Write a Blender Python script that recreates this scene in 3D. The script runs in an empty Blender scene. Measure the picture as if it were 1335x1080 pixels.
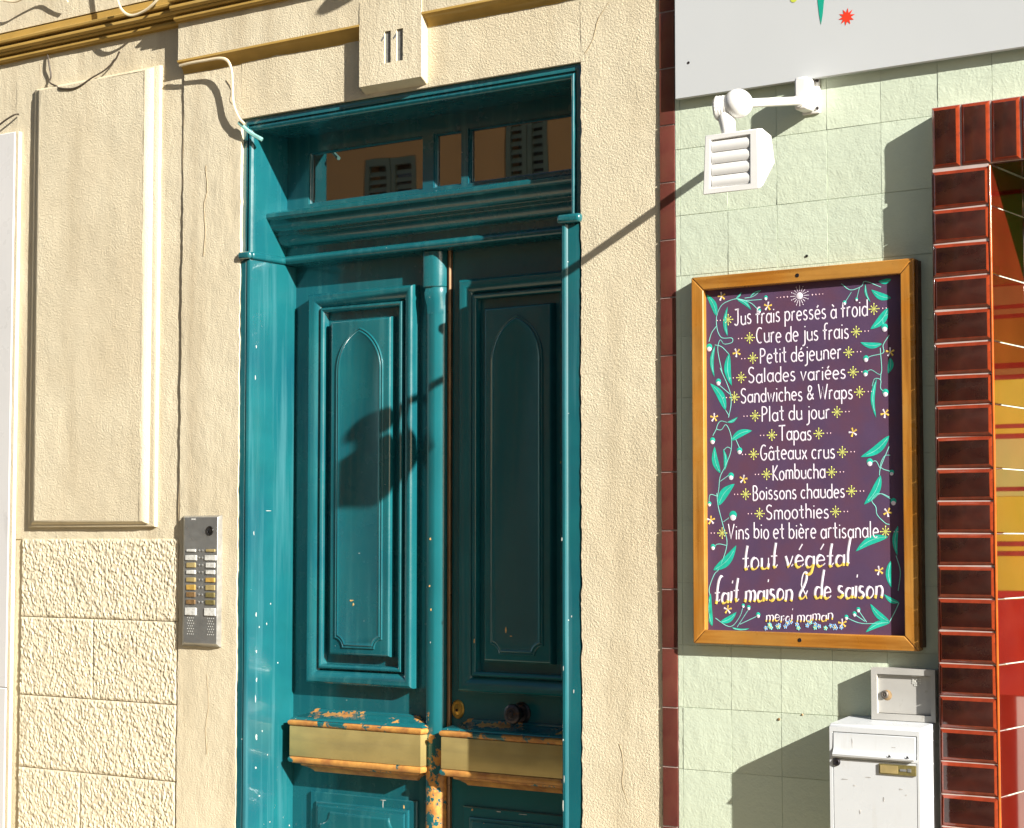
import bpy, bmesh, math, random
import numpy as np
from mathutils import Vector
from math import sin, cos, pi, radians

random.seed(7)
SC = bpy.context.scene
COL = SC.collection

# ------------------------------------------------------------------ camera
cam_d = bpy.data.cameras.new('camera')
cam_d.sensor_width = 36.0
cam_d.lens = 36.0 * 2542.7 / 1335.0
cam_d.clip_start = 0.05
cam_d.clip_end = 500
cam = bpy.data.objects.new('camera', cam_d)
COL.objects.link(cam)
cam.location = (3.5897, -5.0551, 1.6)
cam.rotation_euler = (pi / 2 + 0.06396, 0, 0.61749)
SC.camera = cam

# ------------------------------------------------------------------ sky and sun
SUN_DIR = Vector((2.8, -1.0, 1.23)).normalized()          # towards the sun
world = bpy.data.worlds.new('World')
SC.world = world
world.use_nodes = True
wn = world.node_tree.nodes
bg = wn['Background']
sky = wn.new('ShaderNodeTexSky')
sky.sky_type = 'NISHITA'
sky.sun_disc = False
sky.sun_elevation = math.asin(SUN_DIR.z)
sky.sun_rotation = math.atan2(SUN_DIR.x, SUN_DIR.y)
sky.air_density = 1.0
sky.dust_density = 1.0
world.node_tree.links.new(sky.outputs[0], bg.inputs[0])
bg.inputs[1].default_value = 0.05

sun_d = bpy.data.lights.new('sun', 'SUN')
sun_d.energy = 5.0
sun_d.angle = radians(0.5)
sun_d.color = (1.0, 0.955, 0.885)
sun = bpy.data.objects.new('sun', sun_d)
COL.objects.link(sun)
sun.location = (10, -5, 8)
sun.rotation_euler = SUN_DIR.to_track_quat('Z', 'Y').to_euler()

SC.view_settings.view_transform = 'Standard'
SC.view_settings.look = 'None'
SC.view_settings.gamma = 1.0
SC.view_settings.exposure = 1.2
SC.view_settings.use_curve_mapping = False
SC.render.engine = 'CYCLES'
SC.cycles.use_denoising = True
SC.cycles.max_bounces = 8

# ------------------------------------------------------------------ object helpers
def link(o):
    COL.objects.link(o)
    return o

def wloc(o):
    v = Vector((0, 0, 0))
    while o is not None:
        v += o.location
        o = o.parent
    return v

def tag(o, label=None, cat=None, group=None, kind=None):
    if label: o['label'] = label
    if cat: o['category'] = cat
    if group: o['group'] = group
    if kind: o['kind'] = kind
    return o

def thing(name, label, cat, loc, group=None):
    o = bpy.data.objects.new(name, None)
    o.empty_display_size = 0.05
    o.location = loc
    link(o)
    return tag(o, label, cat, group)

class MB:
    def __init__(s):
        s.v = []; s.f = []; s.m = []
    def add(s, vs, fs, mi=0):
        b = len(s.v)
        s.v.extend(vs)
        for f in fs:
            s.f.append(tuple(b + i for i in f)); s.m.append(mi)
        return s
    def box(s, x0, x1, y0, y1, z0, z1, mi=0):
        vs = [(x, y, z) for z in (z0, z1) for y in (y0, y1) for x in (x0, x1)]
        return s.add(vs, [(0, 2, 3, 1), (4, 5, 7, 6), (0, 1, 5, 4), (2, 6, 7, 3), (0, 4, 6, 2), (1, 3, 7, 5)], mi)
    def plate(s, x0, x1, z0, z1, holes, y0, y1, mi=0):
        """slab between y0 (front) and y1 with rectangular openings"""
        xs = sorted({x0, x1} | {h[i] for h in holes for i in (0, 1)})
        zs = sorted({z0, z1} | {h[i] for h in holes for i in (2, 3)})
        def solid(i, j):
            if i < 0 or j < 0 or i >= len(xs) - 1 or j >= len(zs) - 1: return False
            cx = (xs[i] + xs[i+1]) / 2; cz = (zs[j] + zs[j+1]) / 2
            return not any(h[0] < cx < h[1] and h[2] < cz < h[3] for h in holes)
        for i in range(len(xs) - 1):
            for j in range(len(zs) - 1):
                if not solid(i, j): continue
                a, b, c, d = xs[i], xs[i+1], zs[j], zs[j+1]
                s.add([(a, y0, c), (b, y0, c), (b, y0, d), (a, y0, d)], [(0, 1, 2, 3)], mi)
                s.add([(a, y1, c), (b, y1, c), (b, y1, d), (a, y1, d)], [(3, 2, 1, 0)], mi)
                if not solid(i-1, j): s.add([(a, y0, c), (a, y0, d), (a, y1, d), (a, y1, c)], [(0, 1, 2, 3)], mi)
                if not solid(i+1, j): s.add([(b, y0, c), (b, y0, d), (b, y1, d), (b, y1, c)], [(3, 2, 1, 0)], mi)
                if not solid(i, j-1): s.add([(a, y0, c), (b, y0, c), (b, y1, c), (a, y1, c)], [(3, 2, 1, 0)], mi)
                if not solid(i, j+1): s.add([(a, y0, d), (b, y0, d), (b, y1, d), (a, y1, d)], [(0, 1, 2, 3)], mi)
        return s
    def ring(s, x0, x1, z0, z1, prof, fill=False, mi=0):
        """mitred rectangular moulding; prof = (inset, y) from the outside in"""
        b = len(s.v)
        for d, y in prof:
            s.v += [(x0+d, y, z0+d), (x1-d, y, z0+d), (x1-d, y, z1-d), (x0+d, y, z1-d)]
        n = len(prof)
        for k in range(n - 1):
            for c in range(4):
                a = b + 4*k + c; a2 = b + 4*k + (c+1) % 4
                s.f.append((a, a2, a2 + 4, a + 4)); s.m.append(mi)
        if fill:
            a = b + 4*(n-1)
            s.f.append((a, a+1, a+2, a+3)); s.m.append(mi)
        return s
    def poly_loft(s, rings, fill=True, mi=0):
        b = len(s.v); n = len(rings[0])
        for r in rings: s.v += r
        for k in range(len(rings) - 1):
            for c in range(n):
                a = b + n*k + c; a2 = b + n*k + (c+1) % n
                s.f.append((a, a2, a2 + n, a + n)); s.m.append(mi)
        if fill:
            a = b + n*(len(rings)-1)
            s.f.append(tuple(range(a, a+n))); s.m.append(mi)
        return s
    def shelf(s, x0, x1, ybase, prof, mi=0, caps=True):
        """horizontal moulding with mitred ends; prof = (protrusion, z) from top to bottom"""
        pm = max(p for p, z in prof)
        b = len(s.v)
        for p, z in prof:
            i = pm - p
            s.v += [(x0+i, ybase, z), (x0+i, ybase-p, z), (x1-i, ybase-p, z), (x1-i, ybase, z)]
        for k in range(len(prof) - 1):
            for c in range(3):
                a = b + 4*k + c
                s.f.append((a+1, a, a+4, a+5)); s.m.append(mi)
        if caps:
            s.f.append((b, b+1, b+2, b+3)); s.m.append(mi)
            e = b + 4*(len(prof)-1)
            s.f.append((e+3, e+2, e+1, e)); s.m.append(mi)
        return s
    def extr_x(s, prof, x0, x1, mi=0, closed=True):
        """profile (y, z) swept along x"""
        n = len(prof); b = len(s.v)
        s.v += [(x0, y, z) for y, z in prof] + [(x1, y, z) for y, z in prof]
        for k in range(n if closed else n-1):
            k2 = (k+1) % n
            s.f.append((b+k, b+k2, b+n+k2, b+n+k)); s.m.append(mi)
        if closed:
            s.f.append(tuple(b+k for k in reversed(range(n)))); s.m.append(mi)
            s.f.append(tuple(b+n+k for k in range(n))); s.m.append(mi)
        return s
    def extr_z(s, prof, z0, z1, mi=0):
        """profile (x, y) swept along z"""
        n = len(prof); b = len(s.v)
        s.v += [(x, y, z0) for x, y in prof] + [(x, y, z1) for x, y in prof]
        for k in range(n):
            k2 = (k+1) % n
            s.f.append((b+k, b+k2, b+n+k2, b+n+k)); s.m.append(mi)
        s.f.append(tuple(b+k for k in reversed(range(n)))); s.m.append(mi)
        s.f.append(tuple(b+n+k for k in range(n))); s.m.append(mi)
        return s
    def tube(s, pts, r, n=8, ysq=1.0, mi=0, rr=None):
        pts = [Vector(p) for p in pts]
        b = len(s.v); m = len(pts)
        up = Vector((0, 1, 0))
        for i, p in enumerate(pts):
            t = (pts[min(i+1, m-1)] - pts[max(i-1, 0)])
            if t.length < 1e-9: t = Vector((1, 0, 0))
            t.normalize()
            u = up if abs(t.dot(up)) < 0.95 else Vector((1, 0, 0))
            a = t.cross(u).normalized(); c = a.cross(t).normalized()
            q = rr[i] if rr else r
            for k in range(n):
                an = 2*pi*k/n
                o = a*cos(an)*q + c*sin(an)*q
                s.v.append((p.x+o.x, p.y+o.y*ysq, p.z+o.z))
        for i in range(m-1):
            for k in range(n):
                k2 = (k+1) % n
                s.f.append((b+i*n+k, b+i*n+k2, b+(i+1)*n+k2, b+(i+1)*n+k)); s.m.append(mi)
        s.f.append(tuple(b+k for k in reversed(range(n)))); s.m.append(mi)
        s.f.append(tuple(b+(m-1)*n+k for k in range(n))); s.m.append(mi)
        return s
    def lathe(s, c, axis, prof, n=24, mi=0):
        """prof = (distance along axis, radius)"""
        ax = Vector(axis).normalized(); c = Vector(c)
        u = ax.orthogonal().normalized(); w = ax.cross(u)
        b = len(s.v)
        for t, r in prof:
            for k in range(n):
                an = 2*pi*k/n
                p = c + ax*t + (u*cos(an) + w*sin(an))*max(r, 1e-5)
                s.v.append(tuple(p))
        for i in range(len(prof)-1):
            for k in range(n):
                k2 = (k+1) % n
                s.f.append((b+i*n+k, b+i*n+k2, b+(i+1)*n+k2, b+(i+1)*n+k)); s.m.append(mi)
        s.f.append(tuple(b+k for k in reversed(range(n)))); s.m.append(mi)
        e = b+(len(prof)-1)*n
        s.f.append(tuple(e+k for k in range(n))); s.m.append(mi)
        return s
    def disc(s, x, z, r, y, n=10, dome=0.0008, mi=0):
        return s.lathe((x, y+0.002, z), (0, -1, 0), [(0, r), (0.002, r), (0.002+dome, r*0.6), (0.002+dome*1.2, 0)], n, mi)

def mesh_of(name, mb, mats, smooth=True, angle=35, off=Vector((0, 0, 0)), fixn=True):
    me = bpy.data.meshes.new(name)
    me.from_pydata([(v[0]-off.x, v[1]-off.y, v[2]-off.z) for v in mb.v], [], mb.f)
    if not isinstance(mats, (list, tuple)): mats = [mats]
    for m in mats: me.materials.append(m)
    if len(mats) > 1: me.polygons.foreach_set('material_index', mb.m)
    if fixn:
        bm = bmesh.new(); bm.from_mesh(me)
        bmesh.ops.recalc_face_normals(bm, faces=bm.faces)
        bm.to_mesh(me); bm.free()
    me.update()
    if smooth:
        me.polygons.foreach_set('use_smooth', [True]*len(me.polygons))
        me.set_sharp_from_angle(angle=radians(angle))
    return me

def obj(name, mb, mats, parent=None, bevel=0, smooth=True, angle=35, label=None, seg=2, fixn=True, kind=None):
    off = wloc(parent) if parent else Vector((0, 0, 0))
    me = mesh_of(name, mb, mats, smooth, angle, off, fixn)
    o = bpy.data.objects.new(name, me)
    if parent: o.parent = parent
    link(o)
    if bevel:
        md = o.modifiers.new('bevel', 'BEVEL')
        md.width = bevel; md.segments = seg; md.limit_method = 'ANGLE'; md.angle_limit = radians(35)
        md.harden_normals = False
    if label: o['label'] = label
    if kind: o['kind'] = kind
    return o

def inst(name, me, parent, loc, label=None):
    o = bpy.data.objects.new(name, me)
    o.parent = parent
    o.location = Vector(loc) - wloc(parent)
    link(o)
    if label: o['label'] = label
    return o

def smoothpath(pts, n=8):
    """Catmull-Rom through the points (any dimension)"""
    P = [np.array(p, float) for p in pts]
    if len(P) < 3: return [tuple(p) for p in P]
    P = [2*P[0]-P[1]] + P + [2*P[-1]-P[-2]]
    out = []
    for i in range(1, len(P)-2):
        for k in range(n):
            t = k/n
            a, b, c, d = P[i-1], P[i], P[i+1], P[i+2]
            out.append(tuple(0.5*((2*b) + (c-a)*t + (2*a-5*b+4*c-d)*t*t + (-a+3*b-3*c+d)*t**3)))
    out.append(tuple(P[-2]))
    return out

# value noise on a grid, for real relief
def vnoise(x, y, seed):
    xi = np.floor(x).astype(np.int64); yi = np.floor(y).astype(np.int64)
    xf = x-xi; yf = y-yi
    u = xf*xf*(3-2*xf); v = yf*yf*(3-2*yf)
    def h(a, b):
        n = (a*374761393 + b*668265263 + seed*1442695041) & 0x7fffffff
        n = ((n ^ (n >> 13))*1274126177) & 0x7fffffff
        return ((n ^ (n >> 16)) & 0xffff)/65535.0
    return (h(xi, yi)*(1-u)+h(xi+1, yi)*u)*(1-v) + (h(xi, yi+1)*(1-u)+h(xi+1, yi+1)*u)*v

# ------------------------------------------------------------------ materials
def mat(name, base, rough=0.6, metal=0.0, spec=0.5, coat=0.0, vary=0.08, vscale=6.0, bump=None, hue=None, objvary=0.0,
        wear=None, flecks=None, streak=None, dirt=None, ior=1.45, grime=None):
    m = bpy.data.materials.new(name); m.use_nodes = True
    nt = m.node_tree; N = nt.nodes; L = nt.links
    P = N['Principled BSDF']
    P.inputs['Roughness'].default_value = rough
    P.inputs['Metallic'].default_value = metal
    P.inputs['Specular IOR Level'].default_value = spec
    P.inputs['IOR'].default_value = ior
    P.inputs['Coat Weight'].default_value = coat
    P.inputs['Coat Roughness'].default_value = 0.08
    tc = N.new('ShaderNodeTexCoord'); oc = tc.outputs['Object']
    def noise(scale, detail=4, src=None, rough_=0.55, vec=None):
        n = N.new('ShaderNodeTexNoise'); n.inputs['Scale'].default_value = scale
        n.inputs['Detail'].default_value = detail; n.inputs['Roughness'].default_value = rough_
        L.new(vec or src or oc, n.inputs['Vector']); return n.outputs['Fac']
    def mapping(sc):
        n = N.new('ShaderNodeMapping'); n.inputs['Scale'].default_value = sc
        L.new(oc, n.inputs['Vector']); return n.outputs['Vector']
    def ramp(src, a, b, va=0.0, vb=1.0):
        n = N.new('ShaderNodeMapRange'); n.inputs['From Min'].default_value = a; n.inputs['From Max'].default_value = b
        n.inputs['To Min'].default_value = va; n.inputs['To Max'].default_value = vb
        L.new(src, n.inputs['Value']); return n.outputs['Result']
    def mix(fac, a, b):
        n = N.new('ShaderNodeMix'); n.data_type = 'RGBA'
        if isinstance(fac, float): n.inputs[0].default_value = fac
        else: L.new(fac, n.inputs[0])
        for k, c in ((6, a), (7, b)):
            if isinstance(c, tuple): n.inputs[k].default_value = (*c, 1)
            else: L.new(c, n.inputs[k])
        return n.outputs[2]
    def scaled(c, k): return tuple(min(1, x*k) for x in c)
    def math_(op, a, b):
        n = N.new('ShaderNodeMath'); n.operation = op
        for i, q in enumerate((a, b)):
            if isinstance(q, (int, float)): n.inputs[i].default_value = q
            else: L.new(q, n.inputs[i])
        return n.outputs[0]
    col = mix(ramp(noise(vscale), 0.3, 0.7), scaled(base, 1-vary), scaled(base, 1+vary))
    if hue:                         # second tone in large soft patches
        col = mix(ramp(noise(hue[1], 3), 0.42, 0.68), col, hue[0])
    if streak:                      # (colour, scale vector, lo, hi)
        col = mix(ramp(noise(1.0, 5, vec=mapping(streak[1])), streak[2], streak[3]), col, streak[0])
    if objvary:
        oi = N.new('ShaderNodeObjectInfo')
        hs = N.new('ShaderNodeHueSaturation')
        L.new(ramp(oi.outputs['Random'], 0, 1, 1-objvary, 1+objvary), hs.inputs['Value'])
        L.new(col, hs.inputs['Color']); col = hs.outputs[0]
    roughsock = None
    if grime:                       # (colour, scale, lo, hi)
        col = mix(ramp(noise(grime[1], 6, rough_=0.7), grime[2], grime[3]), col, grime[0])
    if wear:                        # (colour list, scale, lo, hi, z_low, z_high) more wear towards z_low
        w = noise(wear[1], 5, rough_=0.65)
        if len(wear) > 4:
            sx = N.new('ShaderNodeSeparateXYZ'); 
            L.new(N.new('ShaderNodeNewGeometry').outputs['Position'], sx.inputs[0])
            zz = ramp(sx.outputs['Z'], wear[4], wear[5], 0.28, 0.0)
            w = math_('ADD', w, zz)
        f = ramp(w, wear[2], wear[3])
        wc = mix(ramp(noise(wear[1]*2.3), 0.35, 0.65), wear[0][0], wear[0][1])
        col = mix(f, col, wc)
        roughsock = ramp(f, 0, 1, rough, 0.75)
    if flecks:                      # (colour, scale, radius, keep)
        v = N.new('ShaderNodeTexVoronoi'); v.inputs['Scale'].default_value = flecks[1]
        L.new(oc, v.inputs['Vector'])
        nz = noise(flecks[1]*6, 2)
        d = math_('ADD', v.outputs['Distance'], math_('MULTIPLY', nz, flecks[2]))
        f1 = math_('LESS_THAN', d, flecks[2]*1.25)
        sc = N.new('ShaderNodeSeparateColor'); L.new(v.outputs['Color'], sc.inputs[0])
        f2 = math_('LESS_THAN', sc.outputs[0], flecks[3])
        col = mix(math_('MULTIPLY', f1, f2), col, flecks[0])
    L.new(col, P.inputs['Base Color'])
    if roughsock: L.new(roughsock, P.inputs['Roughness'])
    elif rough < 0.6:
        L.new(ramp(noise(vscale*3), 0.3, 0.7, max(0.02, rough*0.75), rough*1.3), P.inputs['Roughness'])
    if bump:
        last = None
        for (sc_, dist, strength, det) in bump:
            bn = N.new('ShaderNodeBump')
            bn.inputs['Strength'].default_value = strength
            bn.inputs['Distance'].default_value = dist
            if isinstance(sc_, tuple): h = noise(1.0, det, vec=mapping(sc_))
            else: h = noise(sc_, det)
            L.new(h, bn.inputs['Height'])
            if last: L.new(last, bn.inputs['Normal'])
            last = bn.outputs[0]
        L.new(last, P.inputs['Normal'])
        if coat: L.new(last, P.inputs['Coat Normal'])
    return m

CREAM = (0.665, 0.588, 0.42)
M = {}
M['stucco'] = mat('cream_stucco', CREAM, 0.9, spec=0.2, vary=0.07, vscale=5, hue=((0.62, 0.53, 0.365), 1.6), streak=((0.49, 0.41, 0.27), (7, 7, 0.9), 0.52, 0.84),
                  bump=[(135, 0.0068, 0.52, 5), (300, 0.0030, 0.8, 4)], grime=((0.34, 0.27, 0.17), 120, 0.62, 0.74))
M['plaster'] = mat('cream_render', (0.665, 0.59, 0.425), 0.9, spec=0.2, vary=0.06, vscale=4, hue=((0.615, 0.53, 0.365), 1.3), streak=((0.47, 0.39, 0.26), (9, 9, 0.7), 0.50, 0.82),
                   bump=[((46, 46, 24), 0.0034, 0.5, 5), (190, 0.0034, 0.7, 4)], grime=((0.34, 0.28, 0.18), 26, 0.73, 0.82))
M['rough'] = mat('rough_stone_face', (0.65, 0.572, 0.41), 0.95, spec=0.15, vary=0.08, vscale=12,
                 bump=[(130, 0.002, 0.4, 3)])
M['trim'] = mat('cream_trim_painted_shade', (0.42, 0.265, 0.065), 0.7, spec=0.3, vary=0.12, vscale=9,  # cream mouldings, with shade and warm bounce put into the colour
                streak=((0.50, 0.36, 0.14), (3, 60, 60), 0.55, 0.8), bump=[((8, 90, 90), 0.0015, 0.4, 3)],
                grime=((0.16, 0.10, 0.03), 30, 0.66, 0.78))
M['lock_metal'] = mat('worn_lock_metal', (0.16, 0.14, 0.12), 0.55, metal=0.5, vary=0.3, vscale=90)
M['crack'] = mat('crack_shadow', (0.34, 0.27, 0.17), 0.95, spec=0.1)
TEAL = (0.007, 0.106, 0.120)
BARE = ((0.62, 0.30, 0.06), (0.36, 0.14, 0.03))
M['teal'] = mat('teal_paint', TEAL, 0.24, spec=0.6, coat=0.8, vary=0.10, vscale=5, hue=((0.005, 0.080, 0.104), 3.0), grime=((0.006, 0.045, 0.05), 26, 0.66, 0.82),
                bump=[((60, 60, 6), 0.0006, 0.35, 3), (90, 0.0003, 0.4, 2)],
                flecks=((0.5, 0.54, 0.5), 45, 0.09, 0.04), streak=((0.030, 0.148, 0.160), (34, 34, 1.6), 0.52, 0.80))
M['teal_worn'] = mat('teal_paint_chipped', TEAL, 0.25, spec=0.6, coat=0.5, vary=0.10, vscale=5, bump=[((60, 60, 6), 0.0006, 0.35, 3), (60, 0.0008, 0.3, 3)],
                     wear=(BARE, 26, 0.86, 0.875, 0.10, 1.15), flecks=((0.66, 0.42, 0.12), 20, 0.07, 0.10))
M['teal_nose'] = mat('teal_paint_half_bare', TEAL, 0.25, spec=0.6, coat=0.5, vary=0.10, vscale=5, bump=[(60, 0.0008, 0.3, 3)],
                     wear=(BARE, 15, 0.555, 0.575), flecks=((0.66, 0.50, 0.30), 30, 0.07, 0.10))
M['teal_bare'] = mat('bare_wood_rail', TEAL, 0.25, spec=0.6, coat=0.5, vary=0.10, vscale=5, bump=[(60, 0.0008, 0.3, 3)],
                     wear=(BARE, 9, 0.34, 0.37))
M['brass'] = mat('dull_brass', (0.46, 0.36, 0.14), 0.40, metal=0.45, vary=0.10, vscale=7, bump=[((8, 8, 160), 0.0003, 0.3, 2)],
                 streak=((0.38, 0.30, 0.13), (3, 3, 30), 0.5, 0.8))
M['old_brass'] = mat('old_brass', (0.50, 0.30, 0.06), 0.4, metal=0.8, vary=0.3, vscale=60)
M['iron'] = mat('dark_iron', (0.05, 0.045, 0.05), 0.38, metal=0.8, vary=0.3, vscale=60, grime=((0.16, 0.07, 0.03), 50, 0.55, 0.7))
M['bronze'] = mat('bronze_strip', (0.22, 0.13, 0.07), 0.35, metal=0.7, vary=0.15, vscale=12)
M['glass_dark'] = mat('old_window_glass', (0.035, 0.018, 0.009), 0.008, spec=1.0, vary=0.2, vscale=3, ior=2.3, bump=[(3.0, 0.002, 0.15, 1)])
M['green_tile'] = mat('pale_green_tile', (0.56, 0.63, 0.495), 0.42, spec=0.4, vary=0.03, vscale=7, objvary=0.03,
                      hue=((0.54, 0.60, 0.46), 2.2), bump=[((80, 80, 100), 0.0018, 0.5, 3), (170, 0.0012, 0.6, 3)],
                      grime=((0.40, 0.40, 0.27), 22, 0.74, 0.84))
M['green_grout'] = mat('green_painted_grout', (0.54, 0.59, 0.47), 0.7, vary=0.12, vscale=18, bump=[(60, 0.001, 0.5, 2)])
M['maroon'] = mat('maroon_glazed_tile', (0.13, 0.035, 0.028), 0.2, spec=0.5, coat=0.4, vary=0.25, vscale=16, objvary=0.2,
                  hue=((0.13, 0.045, 0.03), 12), bump=[((60, 60, 9), 0.0006, 0.35, 2)], flecks=((0.35, 0.2, 0.17), 60, 0.06, 0.06))
M['brick_face'] = mat('brown_glaze', (0.032, 0.011, 0.009), 0.09, spec=0.5, coat=0.3, vary=0.4, vscale=24, objvary=0.3,
                      hue=((0.065, 0.016, 0.010), 9), bump=[(45, 0.0008, 0.4, 3)], flecks=((0.30, 0.2, 0.16), 90, 0.07, 0.07))
M['brick_edge'] = mat('orange_red_glaze', (0.23, 0.032, 0.009), 0.12, spec=0.5, coat=0.4, vary=0.25, vscale=30,
                      grime=((0.09, 0.015, 0.008), 40, 0.60, 0.74))
M['red_tile'] = mat('deep_red_glaze', (0.085, 0.006, 0.003), 0.05, spec=0.6, coat=0.8, vary=0.10, vscale=9, objvary=0.1, ior=1.85,
                    hue=((0.11, 0.010, 0.004), 5), flecks=((0.5, 0.3, 0.25), 60, 0.05, 0.05), bump=[(7, 0.0015, 0.12, 1)])
M['grout'] = mat('pale_pink_grout', (0.50, 0.40, 0.36), 0.8, vary=0.12, vscale=30)
M['white_panel'] = mat('white_composite_panel', (0.535, 0.555, 0.56), 0.38, spec=0.4, vary=0.015, vscale=2)
M['white_plastic'] = mat('white_plastic', (0.74, 0.73, 0.70), 0.35, spec=0.5, vary=0.03, vscale=20, grime=((0.5, 0.45, 0.36), 35, 0.68, 0.8))
M['white_paint'] = mat('white_enamel', (0.60, 0.62, 0.63), 0.3, spec=0.5, vary=0.03, vscale=6, grime=((0.40, 0.38, 0.34), 24, 0.66, 0.8),
                       streak=((0.54, 0.54, 0.52), (40, 40, 5), 0.6, 0.85), bump=[(5, 0.002, 0.15, 2)])
M['grey_metal'] = mat('grey_painted_metal', (0.44, 0.43, 0.40), 0.38, spec=0.5, vary=0.07, vscale=10, grime=((0.28, 0.25, 0.19), 26, 0.62, 0.8))
M['steel'] = mat('brushed_steel', (0.42, 0.42, 0.40), 0.36, metal=0.75, vary=0.12, vscale=16, bump=[((10, 10, 180), 0.0003, 0.3, 2)],
                 grime=((0.55, 0.55, 0.52), 22, 0.58, 0.75))
M['rust'] = mat('rust_ring', (0.36, 0.24, 0.12), 0.7, vary=0.3, vscale=60)
M['black'] = mat('black_plastic', (0.015, 0.014, 0.013), 0.3)
for nm_, sc_ in (('wood', (2.2, 40, 40)), ('wood_v', (40, 40, 2.2))):
    M[nm_] = mat('orange_varnished_wood', (0.42, 0.20, 0.04), 0.32, spec=0.5, coat=0.2, vary=0.12, vscale=10,
                 streak=((0.24, 0.085, 0.010), sc_, 0.46, 0.74), bump=[(tuple(3*q for q in sc_), 0.0008, 0.4, 4)],
                 hue=((0.44, 0.17, 0.02), 7), grime=((0.10, 0.035, 0.008), 55, 0.68, 0.76))
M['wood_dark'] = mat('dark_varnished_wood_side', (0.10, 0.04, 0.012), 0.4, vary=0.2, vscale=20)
M['board'] = mat('purple_chalkboard', (0.092, 0.052, 0.108), 0.6, spec=0.3, vary=0.10, vscale=9, hue=((0.115, 0.05, 0.085), 8),
                 bump=[(160, 0.0004, 0.3, 2)])
M['chalk'] = mat('white_chalk_paint', (0.78, 0.72, 0.80), 0.8, vary=0.08, vscale=60)
M['chalk_yellow'] = mat('yellow_chalk_paint', (0.80, 0.56, 0.10), 0.8, vary=0.1, vscale=60)
M['chalk_lime'] = mat('lime_chalk_paint', (0.64, 0.66, 0.16), 0.8, vary=0.12, vscale=60)
M['chalk_pink'] = mat('pale_pink_chalk_paint', (0.75, 0.50, 0.55), 0.8, vary=0.12, vscale=60)
M['leaf_paint'] = mat('turquoise_leaf_paint', (0.01, 0.47, 0.34), 0.7, vary=0.18, vscale=50)
M['leaf_light'] = mat('pale_turquoise_paint', (0.22, 0.62, 0.55), 0.7, vary=0.15, vscale=50)
M['blue_paint'] = mat('blue_flower_paint', (0.22, 0.40, 0.66), 0.7, vary=0.3, vscale=90)
M['red_print'] = mat('red_print', (0.80, 0.05, 0.02), 0.4, vary=0.02)
M['green_print'] = mat('green_print', (0.01, 0.35, 0.24), 0.4, vary=0.02)
M['lime_print'] = mat('lime_print', (0.55, 0.60, 0.08), 0.4, vary=0.02)
M['marble'] = mat('pale_grey_marble', (0.60, 0.59, 0.575), 0.3, spec=0.5, vary=0.04, vscale=3,
                  streak=((0.42, 0.41, 0.40), (5, 5, 1.6), 0.62, 0.75))
M['cable'] = mat('cream_cable_sheath', (0.66, 0.56, 0.38), 0.6)
M['cable_teal'] = mat('painted_cable_end', (0.20, 0.42, 0.38), 0.5, vary=0.3, vscale=30)
M['cable_dark'] = mat('dark_cable', (0.06, 0.045, 0.03), 0.6)
M['numeral'] = mat('grey_numeral_inlay', (0.19, 0.19, 0.18), 0.7, vary=0.25, vscale=70, bump=[(120, 0.001, 0.5, 2)])
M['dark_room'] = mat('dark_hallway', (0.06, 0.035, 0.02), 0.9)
M['pavement'] = mat('warm_paving', (0.40, 0.33, 0.23), 0.85, vary=0.1, vscale=3, bump=[(60, 0.002, 0.4, 3)])
M['kerb'] = mat('granite_kerb', (0.34, 0.32, 0.29), 0.8, vary=0.15, vscale=40)
M['asphalt'] = mat('asphalt', (0.055, 0.053, 0.05), 0.9, vary=0.2, vscale=60, bump=[(150, 0.003, 0.5, 3)])
M['ochre_wall'] = mat('orange_ochre_facade', (0.66, 0.36, 0.15), 0.9, vary=0.08, vscale=1.0)
M['shutter'] = mat('grey_green_shutter', (0.16, 0.21, 0.16), 0.6)
M['far_window'] = mat('far_window_glass', (0.03, 0.035, 0.04), 0.05, ior=1.6)
M['far_stone'] = mat('pale_stone_trim', (0.6, 0.55, 0.45), 0.85)
M['shop_green'] = mat('bright_green_paint', (0.02, 0.42, 0.04), 0.3)
M['shop_yellow'] = mat('olive_yellow_board', (0.74, 0.66, 0.05), 0.5, vary=0.12, vscale=5)
M['shop_lime'] = mat('pale_lime_board', (0.60, 0.72, 0.20), 0.5, vary=0.12, vscale=5)
M['shop_maroon'] = mat('maroon_band', (0.16, 0.02, 0.015), 0.5)
M['shop_red'] = mat('red_board', (0.42, 0.02, 0.01), 0.5)
M['shop_white'] = mat('white_slats', (0.72, 0.62, 0.55), 0.5)
M['yellow_label'] = mat('yellowed_label', (0.36, 0.28, 0.12), 0.45, vary=0.15, vscale=40)
M['ochre_label'] = mat('ochre_label', (0.50, 0.31, 0.07), 0.45, vary=0.25, vscale=70)
M['brown_label'] = mat('brown_label', (0.20, 0.12, 0.05), 0.45, vary=0.25, vscale=70)
M['olive_label'] = mat('olive_label', (0.17, 0.14, 0.05), 0.45, vary=0.25, vscale=70)
M['paper_label'] = mat('white_paper_label', (0.62, 0.62, 0.58), 0.6, vary=0.1, vscale=70, grime=((0.35, 0.33, 0.28), 90, 0.5, 0.7))
M['teal_edge'] = mat('teal_paint_rubbed_edge', TEAL, 0.25, spec=0.6, coat=0.5, vary=0.10, vscale=5, bump=[(60, 0.0008, 0.3, 3)],
                     wear=(BARE, 24, 0.74, 0.76, 0.80, 1.12), flecks=((0.66, 0.42, 0.12), 20, 0.07, 0.2))
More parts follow.
